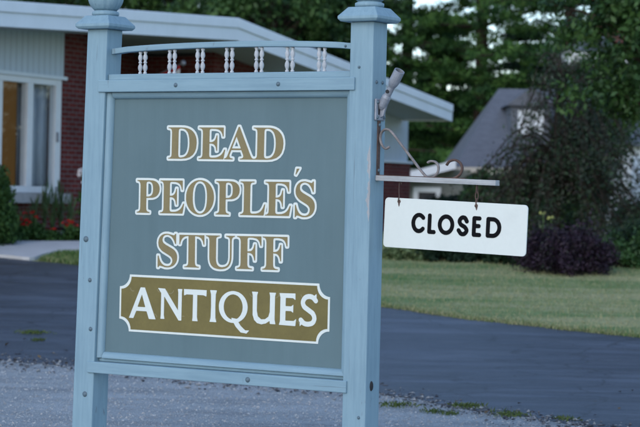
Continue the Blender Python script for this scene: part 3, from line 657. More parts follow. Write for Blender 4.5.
m_sill = varied('stone_sill', (.40, .39, .39), .15, 12, .8, .3, .3)
m_roof = varied('roof_felt', (.16, .16, .17), .2, 4, .9, .2, .3)
m_curt = new_mat('grey_curtain', (.22, .23, .25), .9, .1)
wv = N(m_curt, 'ShaderNodeTexWave', Scale=3.2, Distortion=1.2); wv.bands_direction = 'X'; L(m_curt, coords(m_curt), wv.inputs['Vector']); color(m_curt, ramp(m_curt, wv.outputs['Fac'], [(0, (.34, .37, .41)), (1, (.58, .61, .65))])); bump(m_curt, wv.outputs['Fac'], .6, .03)
m_room = new_mat('self_glowing_room_wall', (.30, .20, .08), .8)
m_room.node_tree.nodes['Principled BSDF'].inputs['Emission Color'].default_value = (.42, .24, .085, 1); m_room.node_tree.nodes['Principled BSDF'].inputs['Emission Strength'].default_value = .10  # lamplight put into the wall as a weak glow of its own
m_glass = new_mat('window_glass', (.02, .02, .02), .04, .5)
tr = N(m_glass, 'ShaderNodeBsdfTransparent'); gl = N(m_glass, 'ShaderNodeBsdfGlossy', Roughness=.03); lw = N(m_glass, 'ShaderNodeLayerWeight', Blend=.12); fr = N(m_glass, 'ShaderNodeMath', operation='MULTIPLY_ADD'); L(m_glass, lw.outputs['Facing'], fr.inputs[0]); fr.inputs[1].default_value = .35; fr.inputs[2].default_value = .03; mx = N(m_glass, 'ShaderNodeMixShader')
tr.inputs[0].default_value = (.93, .95, .96, 1)
L(m_glass, fr.outputs[0], mx.inputs[0]); L(m_glass, tr.outputs[0], mx.inputs[1]); L(m_glass, gl.outputs[0], mx.inputs[2]); L(m_glass, mx.outputs[0], m_glass.node_tree.nodes['Material Output'].inputs[0])
m_flagred = varied('red_cloth', (.50, .025, .03), .12, 8, .8, .2, .1)
m_flagwhite = varied('white_cloth', (.75, .76, .78), .05, 8, .8, .2, .1)

PHI = R(64); H0 = Vector((-1.38, 35.5, .72))
hw = Vector((math.cos(PHI), math.sin(PHI), 0)); hn = Vector((math.sin(PHI), -math.cos(PHI), 0))
def hp(px, py, m):        # pixel -> (t along the gable wall, z above the house's base) on the plane m metres out of the eave line
    d = ray(px, py); o = Vector((0, 0, CAM_Z)); p0 = H0+hn*m
    k = (p0-o).dot(hn)/d.dot(hn); q = o+d*k
    return (q-H0).dot(hw), q.z-H0.z
house = empty('brick_bungalow', H0, PHI)
tag(house, 'low brick bungalow with pale grey fascia and a broad shallow gable, behind the shop sign', 'house')
OV = 1.1                     # roof overhang
top = [hp(0, 1, 0), hp(237.5, 18.7, 0), hp(452, 105, 0)]; bot = [hp(0, 25.7, 0), hp(237.5, 40.5, 0), hp(452, 121.4, 0)]
sl0 = (top[1][1]-top[0][1])/(top[1][0]-top[0][0])
ext = lambda p, t: (t, p[1]+(t-p[0])*sl0)
top = [ext(top[0], -11.5)]+top[1:]; bot = [ext(bot[0], -11.5)]+bot[1:]
DEPTH = 12.0
# local frame: x = along the wall, y = into the house (eave line y=0, wall y=OV)
def strip(name, fa, fb, y0, y1, mat, parent, bevel=0):
    """band between two blends of the fascia's top (0) and bottom (1) profiles"""
    lerp = lambda a, b, f: (b[0], a[1]+(b[1]-a[1])*f) if False else ((a[0]+b[0])/2, a[1]+(b[1]-a[1])*f)
    up = [lerp(a, b, fa) for a, b in zip(top, bot)]; dn = [lerp(a, b, fb) for a, b in zip(top, bot)]
    mb = MB()
    for i in range(len(up)-1): mb.prism([dn[i], dn[i+1], up[i+1], up[i]], 'y', y0, y1)
    return mb.build(name, mat, parent, bevel=bevel)
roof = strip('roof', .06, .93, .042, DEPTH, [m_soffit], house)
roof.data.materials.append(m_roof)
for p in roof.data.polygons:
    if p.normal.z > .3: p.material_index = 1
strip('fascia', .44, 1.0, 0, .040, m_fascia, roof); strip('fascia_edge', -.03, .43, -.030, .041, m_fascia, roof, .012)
# right eave: fascia board along the side
mb = MB(); mb.box(top[2][0]+.001, top[2][0]+.035, .0, DEPTH, bot[2][1], top[2][1]); mb.build('side_fascia', m_fascia, roof)

def zroof(t):   # underside of the roof
    P = [((a[0]+b[0])/2, a[1]+(b[1]-a[1])*.93) for a, b in zip(top, bot)]
    return float(np.interp(t, [p[0] for p in P], [p[1] for p in P]))
tw1, zh = hp(61.3, 80.5, -OV); _, zsb = hp(40, 193, -OV); tw0 = hp(-22, 80, -OV)[0]
tbr = hp(63.3, 60, -OV)[0]; tE0, tE1 = hp(118, 60, -OV)[0], hp(214, 60, -OV)[0]; tSd = hp(262, 60, -OV)[0]; tEnd = hp(409, 130, -OV)[0]; zl = hp(395, 163, -OV)[1]
def wallpiece(mb, t0, t1, z0, z1, mi=0, ya=OV, th=.25):
    """wall part under the sloping roof (z1 None = up to the roof)"""
    ts = sorted({t0, t1, *[t for t in (-4.0, -2, .0, 2, 4, 6) if t0 < t < t1]})
    for a, b in zip(ts, ts[1:]):
        za, zb_ = (zroof(a), zroof(b)) if z1 is None else (z1, z1)
        mb.add([(a, ya, z0), (b, ya, z0), (b, ya, zb_), (a, ya, za), (a, ya+th, z0), (b, ya+th, z0), (b, ya+th, zb_), (a, ya+th, za)],
               [(0, 1, 2, 3), (7, 6, 5, 4), (3, 2, 6, 7), (0, 4, 5, 1), (0, 3, 7, 4), (1, 5, 6, 2)], mi)
mb = MB()
wallpiece(mb, -11, tw0-.001, -.6, None); wallpiece(mb, tw0, tw1, -.6, zsb-.16)
wallpiece(mb, tw1+.001, tE0, -.6, None); wallpiece(mb, tE1, tSd, -.6, None)
wallpiece(mb, tE0-.002, tE1+.002, -.6, None, 0, OV+1.6)                      # back of the entry recess
mb.box(tE0-.25, tE0-.002, OV+.26, OV+1.85, -.6, zroof(tE0)-.01); mb.box(tE1+.002, tE1+.25, OV+.26, OV+1.85, -.6, zroof(tE1)-.06)
wallpiece(mb, tSd+.001, tEnd+.12, -.6, zl)
mb.box(-11, -10.7, OV+.26, DEPTH-.5, -.6, zroof(-10.8)-.03); mb.box(tEnd-.13, tEnd+.12, OV+.26, DEPTH-.5, -.6, zl)
mb.box(-10.69, tEnd-.14, DEPTH-.75, DEPTH-.5, -.6, zroof(tEnd)-.05)
mb.build('wall', m_brick, house)
mb = MB(); wallpiece(mb, tw0, tbr, zh+.06, None, 0, OV-.012, .2); mb.build('siding', m_siding, house)
mb = MB(); wallpiece(mb, tSd+.002, tEnd, zl+.05, None, 0, OV+.02, .2)
mb.build('siding', m_siding, house)
mb = MB(); mb.box(tEnd-.20, tEnd-.001, OV+.23, DEPTH-.5, zl+.05, zroof(tEnd)-.02); mb.build('siding', m_siding, house)
mb = MB(); mb.box(tSd+.004, tEnd+.15, OV-.05, OV+.24, zl+.001, zl+.049); mb.build('ledge', m_fascia, house)
mb = MB(); mb.box(tw0, tw1+.10, OV-.05, OV+.1, zh+.005, zh+.058); mb.build('head_trim', m_fascia, house)
# window: frame, two casements, glass; curtains and a room wall that glows by itself behind
tm0, tm1 = hp(26.3, 140, -OV)[0], hp(32.0, 140, -OV)[0]; tg1 = hp(54.6, 140, -OV)[0]; zg0 = hp(42, 186.5, -OV)[1]; zg1 = hp(42, 84.5, -OV)[1]
mb = MB(); yf = OV-.01
mb.box(tw0, tw1-.001, yf, yf+.12, zsb-.0, zg0); mb.box(tw0, tw1-.001, yf, yf+.12, zg1, zh+.004)
mb.box(tm0, tm1, yf-.004, yf+.12, zg0, zg1); mb.box(tg1, tw1, yf-.002, yf+.121, zsb+.001, zh+.003)
tmL = hp(1.2, 140, -OV)[0]; mb.box(tmL-.12, tmL, yf-.004, yf+.12, zg0, zg1); mb.box(tw0, tw0+.1, yf-.002, yf+.12, zg0, zg1)
win = mb.build('window', m_trim, house, bevel=.006)
mb = MB()
for a, b in ((tmL, tm0), (tm1, tg1), (tw0+.1, tmL-.12)): mb.box(a+.001, b-.001, yf+.05, yf+.056, zg0+.001, zg1-.001)
mb.build('pane', m_glass, win)
mb = MB(); mb.box(tg1+.02, tg1+.05, yf-.035, yf-.005, hp(57, 139, -OV)[1]-.05, hp(57, 139, -OV)[1]+.10); mb.build('latch', m_alum, win); mb = MB(); mb.box(tg1+.02, tg1+.05, yf-.04, yf-.005, zsb+.02, zsb+.10); mb.build('latch', m_alum, win)
mb = MB(); 
YC = OV+.17
hc_ = lambda px: hp(px, 140, -YC-.02)[0]
def curtain(a, b, y=YC):
    n = int((b-a)/.02); V = []
    for i in range(n+1):
        x = a+(b-a)*i/n; yy = y+.028*math.sin(x*34)+.012*math.sin(x*91)
        V += [(x, yy, zsb-.2), (x, yy, zh+.1)]
    m2 = MB(); m2.add(V, [(2*i, 2*i+2, 2*i+3, 2*i+1) for i in range(n)])
    o = m2.build('curtain', m_curt, win, smooth=True); md = o.modifiers.new('thickness', 'SOLIDIFY'); md.thickness = .004
curtain(hc_(14.5), hc_(46.5)); curtain(hc_(49.5), hc_(66))
mb = MB(); mb.box(tw0-.5, tE0-.3, OV+1.1, OV+1.15, -.2, zh+.5); mb.build('room_wall', m_room, house)
mb = MB(); mb.box(tw0-.05, hp(64, 198, -OV)[0]+.02, OV-.12, OV+.10, zsb-.155, zsb-.004); mb.build('window_sill', m_sill, win, bevel=.01)

# the flag beside the entry
def hpt(px, py, m): t, z = hp(px, py, m); return H0+hw*t+hn*m+Vector((0, 0, z))
fa, fb = hpt(146, 80, -OV), hpt(183, 63, -.35)
flag = empty('house_flag', fa); tag(flag, 'red and white flag on a ball-tipped pole by the house entry', 'flag')
mb = MB(); mb.tube([(0, 0, 0), tuple(fb-fa)], .009, 8); mb.build('pole', m_alum, flag)
mb = MB(); mb.lathe([(.001, -.045)]+[(.045*math.cos(t), .045*math.sin(t)) for t in np.linspace(-1.3, 1.3, 8)]+[(.001, .045)], tuple(fb-fa), 12); mb.build('finial', m_alum, flag, smooth=True)
mb = MB(); dv = fb-fa; V = []; Fq = []; MI = []
nu, nv = 14, 12
for i in range(nu+1):
    for j in range(nv+1):
        u = .18+.74*i/nu; d_ = j/nv*.72
        p = dv*u + Vector((0, 0, -d_-.01)) + hn*(.05*math.sin(u*9+d_*2)*d_) + hw*(-.12*d_*(u-.5))
        V.append(p)
for i in range(nu):
    for j in range(nv):
        Fq.append((i*(nv+1)+j, (i+1)*(nv+1)+j, (i+1)*(nv+1)+j+1, i*(nv+1)+j+1)); MI.append(0 if j < 1 or j >= nv-3 else 1)
mb.v = V; mb.f = [tuple(f) for f in Fq]; mb.mi = MI; cl = mb.build('cloth', [m_flagred, m_flagwhite], flag, smooth=True); md = cl.modifiers.new('t', 'SOLIDIFY'); md.thickness = .003

# ------------------------------------------------------------------ grey-roofed cottage beyond the bungalow
m_shing = varied('grey_shingles', (.135, .15, .175), .2, 5, .9, .2, .5, .01, (1, 1, 3))
m_beige = varied('pale_olive_clapboard', (.19, .20, .18), .1, 3, .7, .3, .1, .004, (.6, .6, 9))
m_whitep = varied('white_house_paint', (.74, .76, .78), .05, 4, .55, .4, .05)
m_wdark = new_mat('dark_window_glass', (.03, .035, .045), .15, .6)
CY = 56.0
e0 = at(455, 168, CY); e1 = at(640, 172, CY); pk = at(500, 88, CY+3.5)
cot = empty('grey_roofed_cottage', (e0.x, CY, 0)); tag(cot, 'cottage with a steep grey shingle roof beyond the bungalow', 'house')
ez = e0.z; W = e1.x-e0.x; rz = pk.z; 
mb = MB(); mb.box(.25, W-.25, .3, 8.0, -.5, ez-.02); mb.build('wall', m_beige, cot)
xo = pk.x-e0.x
mb = MB(); mb.add([(0, 0, ez), (W, 0, ez), (W-.2, 3.9, rz), (xo, 3.9, rz), (0, 8.2, ez), (W, 8.2, ez), (0, 0, ez-.12), (W, 0, ez-.12), (0, 8.2, ez-.12), (W, 8.2, ez-.12)],
   [(0, 1, 2, 3), (5, 4, 3, 2), (4, 0, 3), (1, 5, 2), (0, 6, 7, 1), (4, 8, 6, 0), (1, 7, 9, 5), (5, 9, 8, 4), (6, 8, 9, 7)]); rf = mb.build('roof', m_shing, cot)
mb = MB(); mb.box(-.03, W+.03, -.06, -.002, ez-.16, ez+.03); mb.build('eave_board', varied('cream_eave_paint', (.55, .52, .44), .06), cot)
d0, d1 = at(517, 134, CY+1.2), at(543, 111, CY+1.2)
mb = MB(); dx0, dx1 = d0.x-e0.x, d1.x-e0.x
mb.box(dx0-.18, dx1+.18, 1.0, 3.4, d0.z-.5, d1.z+.12); mb.prism([(dx0-.32, d1.z+.12), (dx1+.32, d1.z+.12), ((dx0+dx1)/2, d1.z+.62)], 'y', .85, 3.6)
dm = mb.build('dormer', m_shing, cot)
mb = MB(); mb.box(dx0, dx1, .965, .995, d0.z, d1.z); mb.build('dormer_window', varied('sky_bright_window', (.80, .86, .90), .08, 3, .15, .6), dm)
# wing with white roof edge, left of the cottage
wl, wr = at(408, 200, CY-1), at(470, 200, CY-1); r0, r1 = at(404, 177, CY-1.6), at(456, 160, CY-1.6)
mb = MB(); a, b = wl.x-e0.x, wr.x-e0.x; mb.box(a, b, -1, 3, -.5, ez-.06); mb.build('wing_wall', m_beige, cot)
mb = MB(); th_ = .22; mb.prism([(r0.x-e0.x-.7, r0.z-.10-th_), (r1.x-e0.x, r1.z-th_), (r1.x-e0.x, r1.z), (r0.x-e0.x-.7, r0.z-.10)], 'y', -1.6, 3.2)
mb.build('wing_roof', m_whitep, cot)
f0, f1 = at(413, 203, CY-1.06), at(441, 187.5, CY-1.06); mb = MB(); xa, xb, za, zb_ = f0.x-e0.x, f1.x-e0.x, f0.z-.7, f1.z; t_ = .13
mb.box(xa, xb, -1.10, -1.003, zb_-t_, zb_); mb.box(xa, xa+t_, -1.101, -1.003, za, zb_-t_); mb.box(xb-t_, xb, -1.101, -1.003, za, zb_-t_); mb.box(xa, xb, -1.10, -1.003, za-t_, za)
mw = mb.build('window', m_whitep, cot); mb = MB(); mb.box(xa+t_, xb-t_, -1.04, -1.0025, za, zb_-t_); mb.build('pane', m_wdark, mw)

# ------------------------------------------------------------------ brick house with white porch on the right
BY = 50.0
m_brick2 = m_brick.copy(); m_brick2.name = 'orange_red_brick'
for nd in m_brick2.node_tree.nodes:
    if nd.type == 'TEX_BRICK': nd.inputs['Color1'].default_value = (.20, .055, .035, 1); nd.inputs['Color2'].default_value = (.26, .08, .05, 1)
q0, q1 = at(627, 100, BY), at(760, 100, BY); base = Vector((q0.x, BY, .75))
bh_ = empty('tall_brick_house', base); tag(bh_, 'tall orange brick house with white cornice and porch, half hidden by trees on the right', 'house')
zc = at(590, 52, BY).z-base.z; W2 = q1.x-q0.x
mb = MB(); mb.box(0, W2, 0, 7, -.4, zc+1.9); mb.build('wall', m_brick2, bh_)
px0 = at(565, 55, BY-1).x-q0.x; zc1 = at(590, 52, BY-1.2).z-base.z; zc0 = at(590, 60, BY-1.2).z-base.z; px1 = at(630, 55, BY-1).x-q0.x
mb = MB(); mb.box(px0, px1, -1.4, -.002, zc0+.09, zc1); mb.box(px0+.06, px1-.06, -1.34, -.003, zc0-.06, zc0+.088); mb.build('cornice', m_whitep, bh_)
mb = MB(); zq = at(590, 77, BY-1.2).z-base.z; mb.box(px0+.1, px1-.1, -1.35, -.004, -.4, zq-.001); mb.build('porch_base', m_brick2, bh_)
mb = MB(); cxm = (px0+px1)/2; mb.add([(px0-.05, -1.45, zc1+.002), (px1+.05, -1.45, zc1+.002), (px1+.05, -.004, zc1+.002), (px0-.05, -.004, zc1+.002), (cxm, -.5, zc1+.5), (cxm+.2, -.004, zc1+.5)], [(3, 2, 1, 0), (0, 1, 4), (1, 2, 5, 4), (2, 3, 5), (3, 0, 4, 5)]); mb.build('porch_roof', m_shing, bh_)
for pxx in (569, 593):
    cxx = at(pxx, 70, BY-1.2).x-q0.x; mb = MB(); zq = at(590, 77, BY-1.2).z-base.z; mb.lathe([(.11, zq), (.11, zq+.05), (.085, zq+.07), (.075, zc0-.2), (.11, zc0-.15), (.11, zc0-.062)], (cxx, -1.2, 0), 12); mb.build('column', m_whitep, bh_)
mb = MB(); mb.add([(-.4, -.4, zc+1.9), (W2+.4, -.4, zc+1.9), (W2+.4, 7.4, zc+1.9), (-.4, 7.4, zc+1.9), (W2*.3, 3.5, zc+4.3), (W2*.7, 3.5, zc+4.3)], [(3, 2, 1, 0), (0, 1, 5, 4), (1, 2, 5), (2, 3, 4, 5), (3, 0, 4)]); mb.build('roof', m_shing, bh_)
def win_at(px, py, wdt, hgt):
    p = at(px, py, BY); mb = MB(); x, z = p.x-q0.x, p.z-base.z
    mb.box(x-wdt/2, x+wdt/2, -.06, -.002, z-hgt/2, z-hgt/2+.09); mb.box(x-wdt/2, x+wdt/2, -.06, -.002, z+hgt/2-.09, z+hgt/2); mb.box(x-wdt/2, x-wdt/2+.08, -.059, -.002, z-hgt/2+.09, z+hgt/2-.09); mb.box(x+wdt/2-.08, x+wdt/2, -.059, -.002, z-hgt/2+.09, z+hgt/2-.09)
    o = mb.build('window', m_whitep, bh_); mb = MB(); mb.box(x-wdt/2+.08, x+wdt/2-.08, -.03, -.0025, z-hgt/2+.09, z+hgt/2-.09); mb.build('pane', m_wdark, o)
win_at(640, 90, .9, 1.5); win_at(690, 90, .9, 1.5)
# white clapboard outbuilding in front of it
s0, s1 = at(610, 146, 44), at(740, 146, 44)
sh = empty('white_shed', (s0.x, 44, .75)); tag(sh, 'white clapboard shed behind the dark tree at the right edge', 'shed')
zt = s0.z-.75; W3 = s1.x-s0.x
m_clap = new_mat('white_clapboard', (.74, .77, .80), .5, .4); wv = N(m_clap, 'ShaderNodeTexWave', Scale=2.4); wv.bands_direction = 'Z'; wv.wave_profile = 'SAW'; L(m_clap, coords(m_clap), wv.inputs['Vector']); bump(m_clap, wv.outputs['Fac'], .5, .03)
mb = MB(); mb.box(0, W3, 0, 4, -.4, zt); mb.build('wall', m_clap, sh)
mb = MB(); mb.prism([(-.2, zt+.001), (4.3, zt+.001), (4.3, zt+.06), (2, zt+.9), (-.2, zt+.06)], 'x', -.15, W3+.15)
sr2 = mb.build('roof', m_shing, sh)
mb = MB(); mb.box(.0, .10, -.025, -.001, -.3, zt-.002); mb.build('corner_board', m_whitep, sh)
p = at(632, 183, 44); mb = MB(); mb.box(p.x-s0.x-.02, p.x-s0.x+.9, -.03, -.002, .1, 1.75); dr = mb.build('door', varied('pale_blue_door', (.5, .58, .66), .05), sh)
mb = MB(); mb.lathe([(.001, 0), (.03, .01), (.03, .04), (.001, .05)], (p.x-s0.x+.08, -.032, .85), 8, M=Matrix.Rotation(R(90), 4, 'X')); mb.build('handle', m_alum, dr)
# ------------------------------------------------------------------ vegetation
m_bark = varied('bark', (.055, .042, .034), .35, 5, .9, .1, .8, .03, (4, 4, .6))
m_stemg = varied('green_stem', (.06, .11, .03), .2, 8, .6, .3, 0)
m_pine = leaf_mat('pine_needles', [(.012, .036, .014), (.032, .09, .026), (.075, .17, .042), (.14, .26, .06)], .6, .2, .12)
m_spr = leaf_mat('dark_spruce_needles', [(.006, .015, .010), (.012, .028, .014), (.022, .045, .020)], .7, .15)
m_dec = leaf_mat('broad_leaves', [(.012, .032, .012), (.028, .070, .022), (.055, .12, .032), (.09, .175, .05)], .5, .3, .15)
m_plum = leaf_mat('dull_purple_leaves', [(.012, .022, .014), (.026, .040, .024), (.030, .062, .032), (.046, .044, .040), (.050, .095, .046), (.062, .040, .042), (.060, .11, .055)], .6, .25, .1)
m_barb = leaf_mat('dark_purple_leaves', [(.009, .007, .011), (.020, .011, .021), (.036, .020, .036), (.022, .028, .018)], .6, .25, .1)
m_hedge = leaf_mat('cedar_sprays', [(.018, .050, .014), (.036, .088, .022), (.068, .135, .034)], .6, .2, .1)
m_lime = leaf_mat('pale_green_leaves', [(.06, .10, .04), (.12, .17, .07), (.2, .25, .12)], .5, .3, .2)
m_blade = leaf_mat('sword_leaves', [(.030, .065, .022), (.06, .11, .04), (.13, .16, .08)], .5, .3, .15)
m_grassb = leaf_mat('grass_blades', [(.04, .13, .03), (.12, .19, .06), (.27, .28, .14), (.40, .375, .22)], .7, .15, .1)
m_petal_r = varied('red_petals', (.50, .012, .015), .2, 20, .6, .3, 0)
m_petal_y = varied('yellow_petals', (.40, .42, .14), .15, 20, .6, .3, 0)
m_petal_w = varied('white_petals', (.66, .64, .66), .15, 20, .6, .3, 0)

def limb(mb, a, b, r0, r1, n=5, sag=.1):
    a, b = Vector(a), Vector(b); pts = []; rad = []
    k = Vector((random.uniform(-1, 1), random.uniform(-1, 1), random.uniform(0, 1)))*(b-a).length*sag
    for i in range(n+1):
        t = i/n; pts.append(a.lerp(b, t)+k*math.sin(math.pi*t)); rad.append(r0+(r1-r0)*t)
    mb.tube(pts, rad, 6)
def leafy_tree(name, label, base, height, crown_c, crown_r, ncl, per, clr, leaf, mat, trunk_r=.2, group=None, cat='tree', shell=.35, flat=.8, droop=0, label_part=None, core=0, lit=0):
    t = empty(name, base); tag(t, label, cat, group)
    C0 = np.array(crown_c, float); Rr = np.array(crown_r, float); cen = []
    while len(cen) < ncl:
        p = RNG.uniform(-1, 1, 3); q = np.linalg.norm(p)
        if q > 1 or q < shell*RNG.random(): continue
        wob = 1+.22*math.sin(p[0]*4+base[0])*math.cos(p[1]*5+p[2]*3)
        cen.append(C0+p*Rr*wob)
    cen = np.array(cen); rad = clr*(.6+.8*RNG.random(ncl))
    mb = MB(); tip = C0+np.array([0, 0, Rr[2]*.55])
    limb(mb, (0, 0, -.3), tuple(tip), trunk_r, trunk_r*.25, 8, .04)
    for c in cen[::max(1, ncl//46)]:
        f = min(.9, max(.12, (c[2]-.15*Rr[2])/max(.1, tip[2])*.75)); s = np.array([0, 0, 0])*(1-f)+tip*f
        limb(mb, tuple(s), tuple(c), trunk_r*.30, trunk_r*.05, 4, .12)
    tk = mb.build('trunk', m_bark, t, smooth=True)
    pos, nr, ti = clumps(cen, rad, per, flat)
    if droop: pos[:, 2] -= droop*RNG.random(len(pos))**2
    sz = leaf*(.6+.8*RNG.random(len(pos)))
    leaf_mesh('crown', pos, nr, sz, .55, ti, mat, t)
    return t
def pine_tree(label, base, z0, z1, Lmax, mat, nwh, group, dens=60, cl=.34, name='pine_tree', needle=.20, up=.22):
    t = empty(name, base); tag(t, label, 'tree', group); mb = MB(); mb.tube([(0, 0, -.3), (0, 0, z1*.5), (.1, 0, z1)], [.26, .17, .03], 8)
    cen = []; rad = []
    for i in range(nwh):
        z = z0+(z1-z0)*(i/nwh)**1.05; Lb = Lmax*(1-(i/nwh)**1.4)*(.75+.5*random.random())+.5
        for k in range(random.choice((5, 6, 6, 7))):
            a = random.uniform(0, 6.283); Lk = Lb*random.uniform(.7, 1.1); dz = up*Lk*random.uniform(-.2, 1.2)
            tip = Vector((math.cos(a)*Lk, math.sin(a)*Lk, z+dz)); limb(mb, (0, 0, z), tip, .055, .012, 4, .06)
            n = max(5, int(Lk*4.0))
            for j in range(n):
                f = .10+.90*(j+random.random())/n; side = (random.random()-.5)*.75*Lk*(1.1-f)*1.2
                cen.append((math.cos(a)*Lk*f-math.sin(a)*side, math.sin(a)*Lk*f+math.cos(a)*side, z+dz*f+random.uniform(-.06, .14))); rad.append(cl*random.uniform(.65, 1.25))
    mb.build('trunk', m_bark, t, smooth=True)
    P = []; A = []; T = []
    for c, r in zip(cen, rad):
        d = RNG.normal(size=(dens, 3)); d /= np.linalg.norm(d, axis=1, keepdims=True); d[:, 2] = d[:, 2]*.55+.1
        P.append(np.array(c)+d*r*(RNG.random((dens, 1))**.5)); A.append(d*.9+RNG.normal(size=(dens, 3))*.35+np.array([0, 0, .3])); T.append(np.full(dens, .62*RNG.random())+.38*RNG.random(dens))
    P = np.concatenate(P); A = np.concatenate(A); T = np.concatenate(T)
    leaf_mesh('crown', P, RNG.normal(size=P.shape)+np.array([0, 0, .6]), needle*(.6+.8*RNG.random(len(P))), .22, T, mat, t, axis=A)
    return t
def gb(px, Y): p = at(px, 213, Y); return (p.x, Y, gz(Y)-.02)

# pines behind, bright tufted limbs
pine_tree('big pine with bright green tufted limbs above the bracket', gb(478, 68), 1.2, 16, 4.0, m_pine, 17, None, dens=56)
pine_tree('pine showing just right of the sign\'s right post, beyond the bungalow eave', gb(404, 72), 1.5, 15, 3.5, m_pine, 15, None, dens=46)
pine_tree('pine at the top right, behind the purple-leaved tree', gb(566, 66), 1.5, 15, 3.4, m_pine, 15, None, dens=36)
for px, Y, lb in ((352, 74, 'dark spruce between the pines directly behind the right post'), (440, 78, 'dark spruce deep behind the bright pine, over the wing\'s white roof'), (520, 80, 'dark spruce deep behind the grey cottage roof'), (610, 76, 'dark spruce behind the tall brick house')):
    pine_tree(lb, gb(px, Y), .4, 7.4, 2.5, m_spr, 12, 'dark spruces in the back row', dens=46, cl=.42, name='spruce_tree', needle=.26, up=-.15)
G1 = 'broadleaf trees behind the bungalow'
for px, Y, h, r, lb, n in ((-20, 70, 6.4, 2.6, 'leafy tree behind the bungalow roof at the far left', 120), (70, 76, 6.9, 2.4, 'leafy tree above the bungalow roof by the left post\'s ball', 90), (165, 72, 7.2, 2.9, 'leafy tree above the bungalow roof between the two posts', 190),
                        (262, 66, 6.6, 2.7, 'dark leafy tree with sky showing through, above the roof ridge', 130), (330, 70, 7.0, 2.4, 'leafy tree above the falling roof edge by the right post', 110)):
    leafy_tree('broadleaf_tree', lb, gb(px, Y), h+r, (0, 0, h), (r, r, r*1.05), n, 190, .62, .17, m_dec, .2, G1)
for px, Y, h, r, lb, n in ((20, 88, 5.8, 2.6, 'distant tree low behind the bungalow, left', 80), (215, 88, 6.0, 3.2, 'distant tree low behind the bungalow, middle', 110), (300, 90, 5.6, 3.0, 'distant tree low behind the bungalow, right', 90), (650, 84, 6.5, 3.6, 'distant tree beyond the tall brick house', 120), (480, 92, 2.6, 3.2, 'distant dark tree under the big pine', 150), (400, 92, 2.6, 3.2, 'distant dark tree between bungalow and cottage', 150)):
    leafy_tree('broadleaf_tree', lb, gb(px, Y), h+r, (0, 0, h), (r*1.2, r, r), n, 150, .75, .22, m_spr if 380 < px < 500 else m_dec, .2, 'distant trees')
for px, Y, h, r, lb in ((770, 72, 5.5, 3.4, 'wide leafy tree past the right edge, beyond the white shed'), (930, 66, 5.0, 3.2, 'leafy tree well past the right edge, at the far side of the lawn'), (1090, 74, 5.8, 3.8, 'tallest leafy tree far past the right edge, closing the lawn'), (-190, 74, 6.0, 3.4, 'leafy tree past the left edge, behind the bungalow')):
    leafy_tree('broadleaf_tree', lb, gb(px, Y), h+r, (0, 0, h*.85), (r*1.3, r, r*1.2), 110, 130, .8, .24, m_dec, .2, 'distant trees')
# purple-leaved weeping tree in front of the cottage
def weeping_tree(name, label, base, H, Rx, nb, per, leaf, mat):
    t = empty(name, base); tag(t, label, 'tree'); mb = MB(); mb.tube([(0, 0, -.2), (.03, 0, H*.3), (-.04, .02, H*.62), (0, 0, H*.9)], [.075, .06, .035, .012], 7)
    P = []; T = []
    for k in range(nb):
        z0 = H*random.uniform(.18, .84); a = random.uniform(0, 6.283)
        if math.cos(a) < -.05 and .47 < z0/H < .80 and random.random() < .8: continue
        Lr = Rx*random.uniform(.35, 1.15)*(1.0-.25*max(0, z0/H-.35)); up = H*random.uniform(.04, .16)
        dr = H*random.uniform(.10, .42); pts = []; tone = random.random()
        for i in range(9):
            f = i/8; pts.append(Vector((math.cos(a)*Lr*f, math.sin(a)*Lr*f, max(.12, z0+up*math.sin(math.pi*min(1, f*1.3))-dr*f**2.4))))
        mb.tube(pts, [.016*(1-f/8)+.003 for f in range(9)], 5)
        for i in range(2, 9):
            p = pts[i]; n = int(per*(.5+random.random())); q = RNG.normal(size=(n, 3))*np.array([.085, .085, .11]); q[:, 2] -= .05+.10*RNG.random(n)
            P.append(np.array(p)+q); T.append(np.clip(tone*.7+.3*RNG.random(n)+.08*RNG.normal(), 0, 1))
    mb.build('trunk', m_bark, t, smooth=True); P = np.concatenate(P); P[:, 2] = np.maximum(P[:, 2], .03); T = np.concatenate(T)
    leaf_mesh('crown', P, RNG.normal(size=P.shape)+np.array([0, -.2, .4]), leaf*(.6+.8*RNG.random(len(P))), .5, T, mat, t); return t
weeping_tree('purple_leaf_tree', 'weeping tree with dull purple-green leaves, in front of the cottage', gb(556, 37), 3.45, 1.9, 250, 19, .066, m_plum)
leafy_tree('slender_tree', 'slender dark green tree rising above the white shed', gb(600, 40), 4.2, (0, 0, 2.75), (.72, .8, 1.15), 150, 110, .24, .065, m_dec, .05, None, flat=1.3, droop=.35)
# maple from the right
leafy_tree('maple_tree', 'green maple reaching in over the top right corner', gb(690, 31), 5, (-.05, 0, 3.3), (1.75, 1.5, 1.6), 260, 120, .30, .10, m_dec, .14, None)
